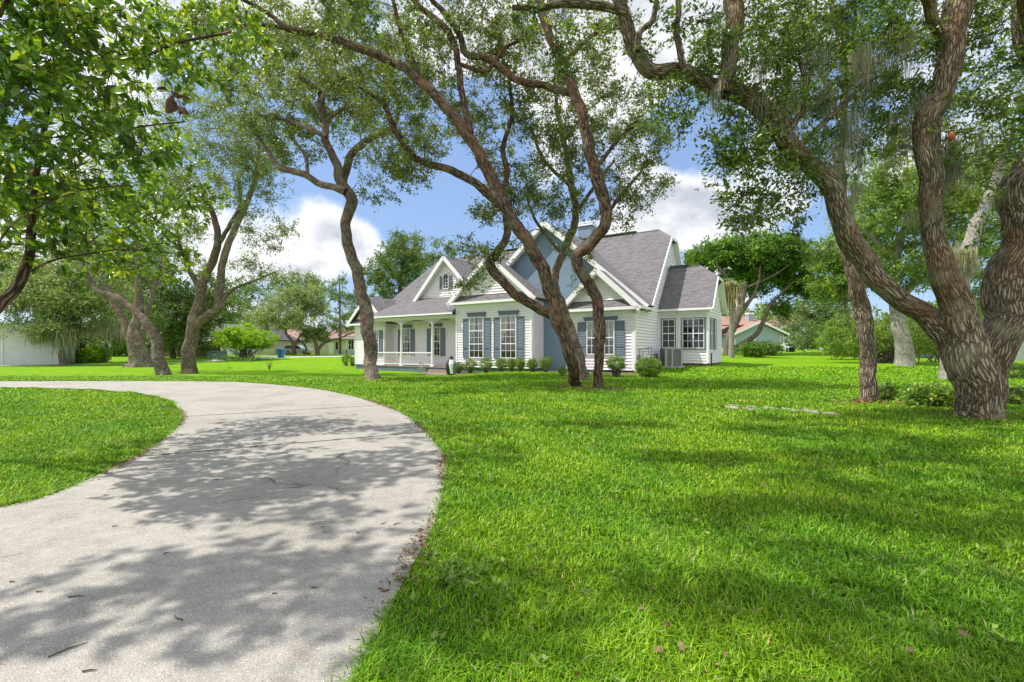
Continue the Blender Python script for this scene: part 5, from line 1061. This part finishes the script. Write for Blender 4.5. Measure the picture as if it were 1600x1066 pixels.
mb = MB(); c = q_(w0 * .72, 6, 0); mb.box(c.x - .7, c.x + .1, c.y - .5, c.y + .5, c.z + 3.5, c.z + 6.4); cc = mb.build('chimney', M['bluegrey'], r_); mb = MB(); mb.box(c.x - .8, c.x + .2, c.y - .6, c.y + .6, c.z + 6.4, c.z + 6.7); mb.build('chimney_cap', M['white'], cc)
mb = MB(); mb.slab([q_(-3, 3, 4.4), q_(w0 + .5, 3, 4.4), q_(w0 - 1.8, 9, 6.3), q_(-1, 9, 6.3)], .2); mb.build('back_roof', M['rooforange'], r_)
fhouse('grey_house', 'grey house wall with a white-framed window at the right picture edge', 1570, 1720, 566, 36, -.1, 9, 3.0, 4.6, 'greywall', 'roof', False, (('window', .03, .11, .62, 2.0), ('white_post', .0, .02, .55, 2.9), ('white_post', .13, .145, .55, 2.9), ('window', .3, .45, .8, 2.1)))
fhouse('shed_house', 'low olive-roofed house with dark carport behind the lime green bush', 300, 430, 560, 82, -.02, 8, 2.6, 5.6, 'beige', 'roof', False, (('dark_opening', .08, .34, 0, 2.3), ('garage_door', .42, .8, 0, 1.6)))
# ---------------------------------------------------------------- street things
def pl(x, y): return Vector((x, y, float(gh(x, y))))
g = ray(466, 554, 82); p = pl(float(g[0]), 82.0)
car = thing('parked_car', p, 'silver sport utility vehicle parked side-on behind the forked live oak', 'car')
ln, cw = 4.7, 1.85; X0, Yc = p.x - ln / 2, p.y; z = p.z
prof = [(0, .45), (0, .95), (.08, 1.05), (.12, 1.15), (.35, 1.62), (.6, 1.70), (2.3, 1.72), (2.6, 1.66), (3.3, 1.15), (4.45, 1.0), (4.66, .8), (4.7, .45)]
mb = MB(); A_ = [Vector((X0 + a, Yc - cw / 2 + (.12 if b > 1.1 else 0), z + b)) for a, b in prof]; B_ = [Vector((X0 + a, Yc + cw / 2 - (.12 if b > 1.1 else 0), z + b)) for a, b in prof]
A_ += [Vector((X0 + 4.7, Yc - cw / 2, z + .3)), Vector((X0, Yc - cw / 2, z + .3))]; B_ += [Vector((X0 + 4.7, Yc + cw / 2, z + .3)), Vector((X0, Yc + cw / 2, z + .3))]
mb.face(A_); mb.face(B_[::-1]); 
for i in range(len(A_)): j = (i + 1) % len(A_); mb.face([A_[j], A_[i], B_[i], B_[j]])
mb.build('body', M['carpaint'], car)
for x0, x1, x2, x3 in ((.35, 1.15, 1.15, .5), (1.25, 2.1, 2.1, 1.25), (2.2, 3.15, 2.62, 2.2)):
    mb = MB(); yy = Yc - cw / 2 - .004
    mb.slab([Vector((X0 + x0, yy, z + 1.1)), Vector((X0 + x1, yy, z + 1.1)), Vector((X0 + x2, yy + .11, z + 1.58)), Vector((X0 + x3, yy + .11, z + 1.58))], .012); mb.build('window', M['black'], car)
for x in (.95, 3.85):
    for sy in (-1, 1):
        mb = MB(); yy = Yc + sy * (cw / 2 - .1); mb.tube((X0 + x, yy - .12, z + .36), (X0 + x, yy + .12, z + .36), .36, n=18); wh = mb.build('wheel', M['rubber'], car)
        mb = MB(); mb.tube((X0 + x, yy - .14, z + .36), (X0 + x, yy + .14, z + .36), .22, n=14); mb.build('rim', M['metal'], wh)
mb = MB(); mb.box(X0 - .02, X0 + .1, Yc - cw / 2 - .01, Yc - cw / 2 + .2, z + .9, z + 1.12); mb.build('tail_lamp', M['brown'], car)
mb = MB(); mb.box(X0 + 4.4, X0 + 4.66, Yc - cw / 2 - .01, Yc - cw / 2 + .2, z + .75, z + .92); mb.build('headlight', M['lamp'], car)
p = G(439, 559.3); bn = thing('recycling_bin', p, 'blue wheeled recycling bin at the end of the neighbour driveway', 'bin'); s = p.y / F
mb = MB(); h = 13 * s; a = 4.2 * s
lo = [(p.x - a * .8, p.y - a * .8), (p.x + a * .8, p.y - a * .8), (p.x + a * .8, p.y + a * .8), (p.x - a * .8, p.y + a * .8)]; hi = [(p.x - a, p.y - a), (p.x + a, p.y - a), (p.x + a, p.y + a), (p.x - a, p.y + a)]
L_ = [Vector((*q, p.z)) for q in lo]; H_ = [Vector((*q, p.z + h)) for q in hi]
for i in range(4): j = (i + 1) % 4; mb.face([L_[i], L_[j], H_[j], H_[i]])
mb.face(H_); mb.build('body', M['binblue'], bn); mb = MB(); mb.slab([Vector((p.x - a * 1.1, p.y - a * 1.15, p.z + h + .03)), Vector((p.x + a * 1.1, p.y - a * 1.15, p.z + h + .03)), Vector((p.x + a * 1.1, p.y + a * 1.1, p.z + h + .13)), Vector((p.x - a * 1.1, p.y + a * 1.1, p.z + h + .13))], .05); mb.build('lid', M['binblue'], bn)
p = G(335, 560.5); tr = thing('transformer_box', p, 'green electrical transformer box on the lawn left of the lime green bush', 'utility box'); s = p.y / F; mb = MB(); mb.box(p.x - 11.5 * s, p.x + 11.5 * s, p.y, p.y + 1.2, p.z, p.z + 11 * s); mb.build('cabinet', M['green'], tr)
mb = MB(); mb.slab([Vector((p.x - 12.3 * s, p.y - .08, p.z + 10.6 * s)), Vector((p.x + 12.3 * s, p.y - .08, p.z + 10.6 * s)), Vector((p.x + 12.3 * s, p.y + 1.3, p.z + 11.8 * s)), Vector((p.x - 12.3 * s, p.y + 1.3, p.z + 11.8 * s))], .08); mb.box(p.x - 7.8 * s, p.x - 7.5 * s, p.y - .03, p.y, p.z + .1, p.z + 10 * s); mb.build('lid', M['green'], tr); mb = MB(); mb.box(p.x - s, p.x + 3 * s, p.y - .03, p.y - .01, p.z + 4 * s, p.z + 7 * s); mb.build('label_plate', M['curtain'], tr)
def lamppost(px, py, top, lean, m, lab, hm_):
    p = G(px, py); s = p.y / F; r = thing('lamp_post', p, lab, 'lamp post'); h = (py - top) * s; t = p + Vector((lean * s, 0, h)); mb = MB(); mb.tube(p, t, .11, .06, 8); mb.build('post', M[m], r)
    mb = MB(); mb.bar(t + Vector((-.42, 0, 0)), t + Vector((.42, 0, 0)), .05, .05); mb.lathe(t, [(.06, 0), (.03, .15), (.01, .25)], 8); mb.build('cross_arm', M[m], r)
    for sx_ in (-.42, .42):
        q = t + Vector((sx_, 0, -.36)); mb = MB(); mb.lathe(q, [(.10, -.02), (.17, .22), (.15, .26)], 8); l_ = mb.build('lantern', M['lamp'], r); mb = MB(); mb.lathe(q, [(.2, .26), (.05, .40), (.02, .42)], 8); mb.build('lantern_cap', M[hm_], l_)
lamppost(33, 569.5, 549, -3, 'black', 'black twin-lantern lamp post leaning before the white house wall', 'black'); lamppost(168, 567, 538, -2, 'fence', 'grey wooden lamp post with two white lanterns left of the thick trunk', 'white')
p = pl(-53, 70); fn = thing('board_fence', p, 'weathered wooden board fence between the left trunks', 'fence'); mb = MB()
for k in range(60): mb.box(p.x - 2 + k * .16, p.x - 2 + k * .16 + .15, p.y, p.y + .03, p.z, p.z + 1.5 + .04 * math.sin(k * 5.1))
mb.build('boards', M['fence'], fn); mb = MB(); mb.box(p.x - 2, p.x + 7.5, p.y + .04, p.y + .1, p.z + .4, p.z + .5); mb.box(p.x - 2, p.x + 7.5, p.y + .04, p.y + .1, p.z + 1.1, p.z + 1.2); mb.build('rail', M['fence'], fn)
p = pl(float(ray(1226, 548, 62)[0]), 62.); cr = thing('lawn_chair', p, 'white high-backed slatted chair on the far lawn by the salmon-roofed house', 'chair')
mb = MB(); mb.box(p.x - .35, p.x + .35, p.y - .3, p.y + .3, p.z + .40, p.z + .46); mb.build('seat', M['white'], cr); mb = MB()
for k in range(5): mb.obox(p + Vector((-.34 + k * .145, .28, .46)), (.11, 0, 0), (0, .03, 0), (0, .15, .75))
mb.build('backrest', M['white'], cr)
for sx_, sy_ in ((-1, -1), (1, -1), (-1, 1), (1, 1)): mb = MB(); mb.box(p.x + sx_ * .33 - .035, p.x + sx_ * .33 + .035, p.y + sy_ * .27 - .035, p.y + sy_ * .27 + .035, p.z, p.z + (.62 if sy_ < 0 else .40)); mb.build('leg', M['white'], cr)
for sx_ in (-1, 1): mb = MB(); mb.box(p.x + sx_ * .36 - .05, p.x + sx_ * .36 + .05, p.y - .32, p.y + .32, p.z + .62, p.z + .65); mb.build('armrest', M['white'], cr)
p = pl(float(ray(1237, 548, 62)[0]), 62.); st = thing('storage_box', p, 'dark low storage box standing right of the white lawn chair', 'box'); mb = MB(); mb.box(p.x - .42, p.x + .42, p.y, p.y + .7, p.z, p.z + .55); mb.build('body', M['black'], st); mb = MB(); mb.box(p.x - .46, p.x + .46, p.y - .04, p.y + .74, p.z + .555, p.z + .62); mb.build('lid', M['black'], st)
# flagstones in the lawn
for k in range(16):
    px = 1134 + k * 10; g = G(px, 636 + k * .6 + (k % 2)); n = 7; a0 = rng.uniform(0, 6)
    pts = [(g.x + math.cos(a0 + i * 6.283 / n) * rng.uniform(.08, .14), g.y + (k % 3 - 1) * .2 + math.sin(a0 + i * 6.283 / n) * rng.uniform(.16, .32)) for i in range(n)]; mb = MB()
    mb.slab([Vector((x, y, g.z + .028 + rng.uniform(-.008, .008))) for x, y in pts], .06); o = mb.build('flagstone', M['stone'], None, origin=g)
    tag(o, 'pale irregular flagstone set in the lawn left of the slim trunk', 'paving stone', 'row of flagstones in the lawn')
# ornament hanging from the oak, dead leaf cluster in the magnolia
p = ray(1487, 212, 7.6); hg = thing('hanging_ornament', p, 'orange teardrop ornament hanging on a thin cord between the massive oak limbs', 'ornament'); mb = MB(); mb.lathe(p, [(.01, -.08), (.035, -.06), (.048, -.02), (.044, .02), (.022, .055), (.006, .07)], 14); mb.build('drop', M['orange'], hg, smooth=True); mb = MB(); mb.tube(Vector(p) + Vector((0, 0, .09)), Vector(p) + Vector((-.02, .1, .55)), .005, n=5); mb.build('cord', M['black'], hg)
C_ = np.array([ray(268, 142, 4.6), ray(274, 152, 4.6), ray(279, 165, 4.6)])
root = thing('dead_leaf_cluster', tuple(C_[0]), 'rust-coloured cluster of dead leaves dangling at the magnolia edge', 'leaves'); foliage('leaves', C_, .05, 10, .11, M['brown'], root, ntw=3, wd=.25, big=True, droop=1.)

# ---------------------------------------------------------------- grass, litter
def grass():
    N_ = 640000; Ymax = 26.
    N_ = 760000; u = rng.uniform(0, 1, N_); e = -.15                        # density over distance
    Y = (1.4 ** e + u * (Ymax ** e - 1.4 ** e)) ** (1 / e); Xx = rng.uniform(-1, 1, N_) * (1.2 * Y + 1.1); bk = rng.uniform(0, 1, N_) < .05; Y = np.where(bk, rng.uniform(-1.5, 1.6, N_), Y); Xx = np.where(bk, rng.uniform(-4.5, 4.5, N_), Xx)
    sg = np.array([(p.x, p.y) for p in densify(gpts(outer)) + densify(gpts(inner))]); ok = (sg[:-1, 1] < 19) & (np.linalg.norm(np.diff(sg, axis=0), axis=1) < 3)
    L = np.linalg.norm(np.diff(sg, axis=0), axis=1) * ok / np.maximum(sg[:-1, 1], 1.5) ** .8; jx = rng.choice(len(L), 46000, p=L / L.sum()); t = rng.uniform(0, 1, 46000)[:, None]
    q = sg[jx] * (1 - t) + sg[jx + 1] * t + rng.normal(size=(46000, 2)) * .035
    bare = np.sin(Xx * 3.3 + 2 * np.sin(Y * 2.9 + .6)) * np.sin(Y * 4.1 + 1.7 * np.sin(Xx * 2.3)) + .5 * np.sin(Xx * 9 + Y * 7) ; kb = (bare < .75) | (rng.uniform(0, 1, len(Y)) < .35); Xx, Y = Xx[kb], Y[kb]
    k = ~inpoly(Xx, Y, DRa); k2 = ~inpoly(q[:, 0], q[:, 1], DRa) | (rng.uniform(0, 1, len(q)) < .22); Xx, Y = np.concatenate([Xx[k], q[k2, 0]]), np.concatenate([Y[k], q[k2, 1]])
    # thin patches
    cl_ = np.array([mnoise.noise(Vector((a * 1.3, b * 1.3, 3.))) for a, b in zip(Xx[::1], Y[::1])]) if False else np.sin(Xx * 2.1 + 1.3 * np.sin(Y * 1.7)) * np.cos(Y * 2.3 + np.sin(Xx * 1.1)) * .5 + np.sin(Xx * 5.3 + Y * 3.1) * .25
    h = (.034 + .022 * (cl_ + .5)) * rng.uniform(.6, 1.5, len(Y)) * (1 + .02 * Y); wdt = (.0013 + .0008 * np.maximum(Y, .5)) * rng.uniform(.7, 1.4, len(Y))
    z0 = gh(Xx, Y); n = len(Y); a = rng.uniform(0, 2 * np.pi, n); d = np.stack([np.cos(a), np.sin(a), np.zeros(n)], 1); s = np.stack([-d[:, 1], d[:, 0], d[:, 2]], 1)
    b = np.stack([Xx, Y, z0 - .004], 1); lean = rng.uniform(.15, 1.15, n)[:, None]; H1 = h[:, None]
    up = np.array([0, 0, 1.]); m_ = b + d * H1 * lean * .35 + up * H1 * .62; t = b + d * H1 * lean * 1.15 + up * H1 * (1.05 - .3 * lean)
    V = np.stack([b - s * wdt[:, None], b + s * wdt[:, None], m_ + s * wdt[:, None] * .8, m_ - s * wdt[:, None] * .8, t], 1).reshape(-1, 3)
    i = np.arange(n)[:, None] * 5; rn = np.clip(rng.beta(2, 2.4, n) + .10 * cl_ + (rng.uniform(0, 1, n) > .965) * .5, 0, 1)
    return npmesh('grass', V, [i + [[0, 1, 2, 3]], i + [[3, 2, 4]]], M['grass'], None, rnd=np.repeat(rn, 5))
o = grass(); tag(o, 'vivid green lawn grass on both sides of the driveway', 'grass', kind='stuff')
# broad-leaved weeds and clover through the near lawn
n = 420; Y = rng.uniform(1.6, 9, n); Xx = rng.uniform(-1, 1, n) * 1.1 * Y; k = ~inpoly(Xx, Y, DRa); Xx, Y = Xx[k], Y[k]
wc = np.stack([Xx, Y, gh(Xx, Y) + .03], 1); wc = np.vstack([wc, [[-.3 + rng.normal() * .12 - .02, 2.62 + rng.normal() * .1, .03] for _ in range(30)]])
n = 2600; Y = rng.uniform(1.5, 14, n) ; Xx = rng.uniform(-1, 1, n) * 1.1 * Y; k = ~inpoly(Xx, Y, DRa) & (np.sin(Xx * 1.3 + 2) * np.sin(Y * 1.1) + rng.normal(size=n) * .5 > .2); Xx, Y = Xx[k], Y[k]; n = len(Y); a = rng.uniform(0, 6.28, n)
V, F_, k = leafgeo(np.stack([Xx, Y, gh(Xx, Y) + rng.uniform(.02, .05, n)], 1), np.stack([np.cos(a), np.sin(a), rng.normal(size=n) * .2], 1), rng.uniform(.012, .04, n), .2, 1.5); o = npmesh('lawn_debris', V, F_, M['dry'], None, rnd=np.repeat(rng.uniform(0, 1, n), k)); tag(o, 'small dry leaf bits scattered through the lawn grass', 'leaf litter', kind='stuff')
o = foliage('lawn_weeds', wc, .035, 12, .038, M['leaf_yg'], None, ntw=4, wd=.34, up=2.5, spread=.4); tag(o, 'patches of broad-leaved weeds growing through the lawn', 'weeds', kind='stuff')
# litter along the driveway edges
def litter(line, n, sp, name, mt, sz, label):
    segs = np.array([(p.x, p.y) for p in line]); L = np.linalg.norm(np.diff(segs, axis=0), axis=1); m_ = (segs[:-1, 1] < 12) & (L < 1.5); w1 = L * m_; w1 /= w1.sum(); j = rng.choice(len(L), n, p=w1); t = rng.uniform(0, 1, n)[:, None]
    q = segs[j] * (1 - t) + segs[j + 1] * t + rng.normal(size=(n, 2)) * sp; keep = np.sin(q[:, 1] * 3.1 + q[:, 0] * 2) + rng.normal(size=n) * .5 > .1; q = q[keep]; n = len(q); z = gh(q[:, 0], q[:, 1]) + np.where(inpoly(q[:, 0], q[:, 1], DRa), .036, .02)
    a = rng.uniform(0, 6.28, n); d = np.stack([np.cos(a), np.sin(a), rng.normal(size=n) * .18], 1); C = np.stack([q[:, 0], q[:, 1], z + rng.uniform(0, .012, n)], 1)
    V, F_, c = leafgeo(C, d, sz * rng.uniform(.5, 1.4, n), .24, 2.5); o = npmesh(name, V, F_, M[mt], None, rnd=np.repeat(rng.uniform(0, 1, n), c)); tag(o, label, 'leaf litter', kind='stuff')
do, di = densify(gpts(outer)), densify(gpts(inner))
litter(do + di, 9000, .05, 'leaf_litter', 'dry', .032, 'brown leaf litter and dry grass gathered along the driveway edges')
# mulch ring of dry leaves at the big oak
c = G(1528, 652); n = 900; a = rng.uniform(0, 6.28, n); r = .45 + rng.exponential(.28, n); C = np.stack([c.x + np.cos(a) * r * 1.3, c.y + np.sin(a) * r, np.full(n, .0)], 1); C[:, 2] = gh(C[:, 0], C[:, 1]) + .035
V, F_, k = leafgeo(C, unit(np.stack([np.cos(a * 7), np.sin(a * 7), np.zeros(n)], 1)), .05 * rng.uniform(.5, 1.4, n), .25, 2.); o = npmesh('dry_leaf_bed', V, F_, M['dry'], None, rnd=np.repeat(rng.uniform(0, 1, n), k)); tag(o, 'bed of reddish dry leaves round the massive oak foot', 'leaf litter', kind='stuff')
for px, py, rr_, nn in ((901, 606, .25, 420), (934, 610, .25, 420), (917, 596, .3, 300), (583, 596, .35, 260), (1358, 630, .12, 160)):
    c = G(px, py); a = rng.uniform(0, 6.28, nn); r = rr_ + rng.exponential(.28, nn); C = np.stack([c.x + np.cos(a) * r * 1.5, c.y + np.sin(a) * r, np.zeros(nn)], 1); C[:, 2] = gh(C[:, 0], C[:, 1]) + .04
    V, F_, k = leafgeo(C, unit(np.stack([np.cos(a * 7), np.sin(a * 7), np.zeros(nn)], 1)), .09 * rng.uniform(.5, 1.4, nn), .3, 2.5); o = npmesh('dry_leaf_bed', V, F_, M['dry'], None, rnd=np.repeat(rng.uniform(0, 1, nn), k)); tag(o, 'thin ring of dry leaves and bare soil round a trunk foot', 'leaf litter', kind='stuff')
# single fallen leaves on the lawn
for px, py in ((993, 672), (882, 699), (901, 756), (978, 812), (793, 701), (775, 815), (1148, 805), (1063, 671), (1038, 1045), (1068, 1055), (1130, 1060), (1045, 1000), (1010, 985), (985, 862), (948, 876), (1415, 1055), (1517, 1023), (1260, 880)):
    g = G(px, py); a = rng.uniform(0, 6.28); V, F_, k = leafgeo(np.array([[g.x, g.y, g.z + .055]]), np.array([[math.cos(a), math.sin(a), .25]]), .045, .2, 1.5, True)
    o = npmesh('fallen_leaf', V, F_, M['brown'], None, origin=g); tag(o, 'curled brown fallen leaf lying on the lawn grass', 'leaf', 'brown leaves fallen on the lawn')
for px, py, L_, a in ((119, 943, .07, .15), (278, 976, .09, 2.6), (107, 1028, .12, .9), (180, 830, .04, .2), (19, 919, .03, 0), (62, 935, .03, .3), (600, 825, .05, 1.0), (621, 826, .06, .6), (590, 974, .09, 2.3), (505, 831, .03, .4), (339, 755, .05, .1), (445, 733, .04, .3), (650, 733, .09, 0), (490, 928, .04, 3.), (693, 962, .05, .4), (430, 938, .03, 0), (260, 873, .03, 1.), (560, 840, .03, .8), (140, 1062, .05, .2)):
    q = gpts([(px, py)])[0]; tb = Tubes(); z = .036; d = np.array([math.cos(a), math.sin(a), 0]); c = np.array([q.x, q.y, z]); tb.add(np.array([c - d * L_ / 2, c + np.array([-d[1], d[0], 0]) * L_ * .08, c + d * L_ / 2]), [.0035, .003, .0015], 6, 0)
    o = tb.build('twig', M['twig'], None); o.data.transform(Matrix.Translation((-q.x, -q.y, -z))); o.location = (q.x, q.y, z); tag(o, 'short dark dry twig lying on the concrete driveway', 'twig', 'twigs scattered on the driveway')
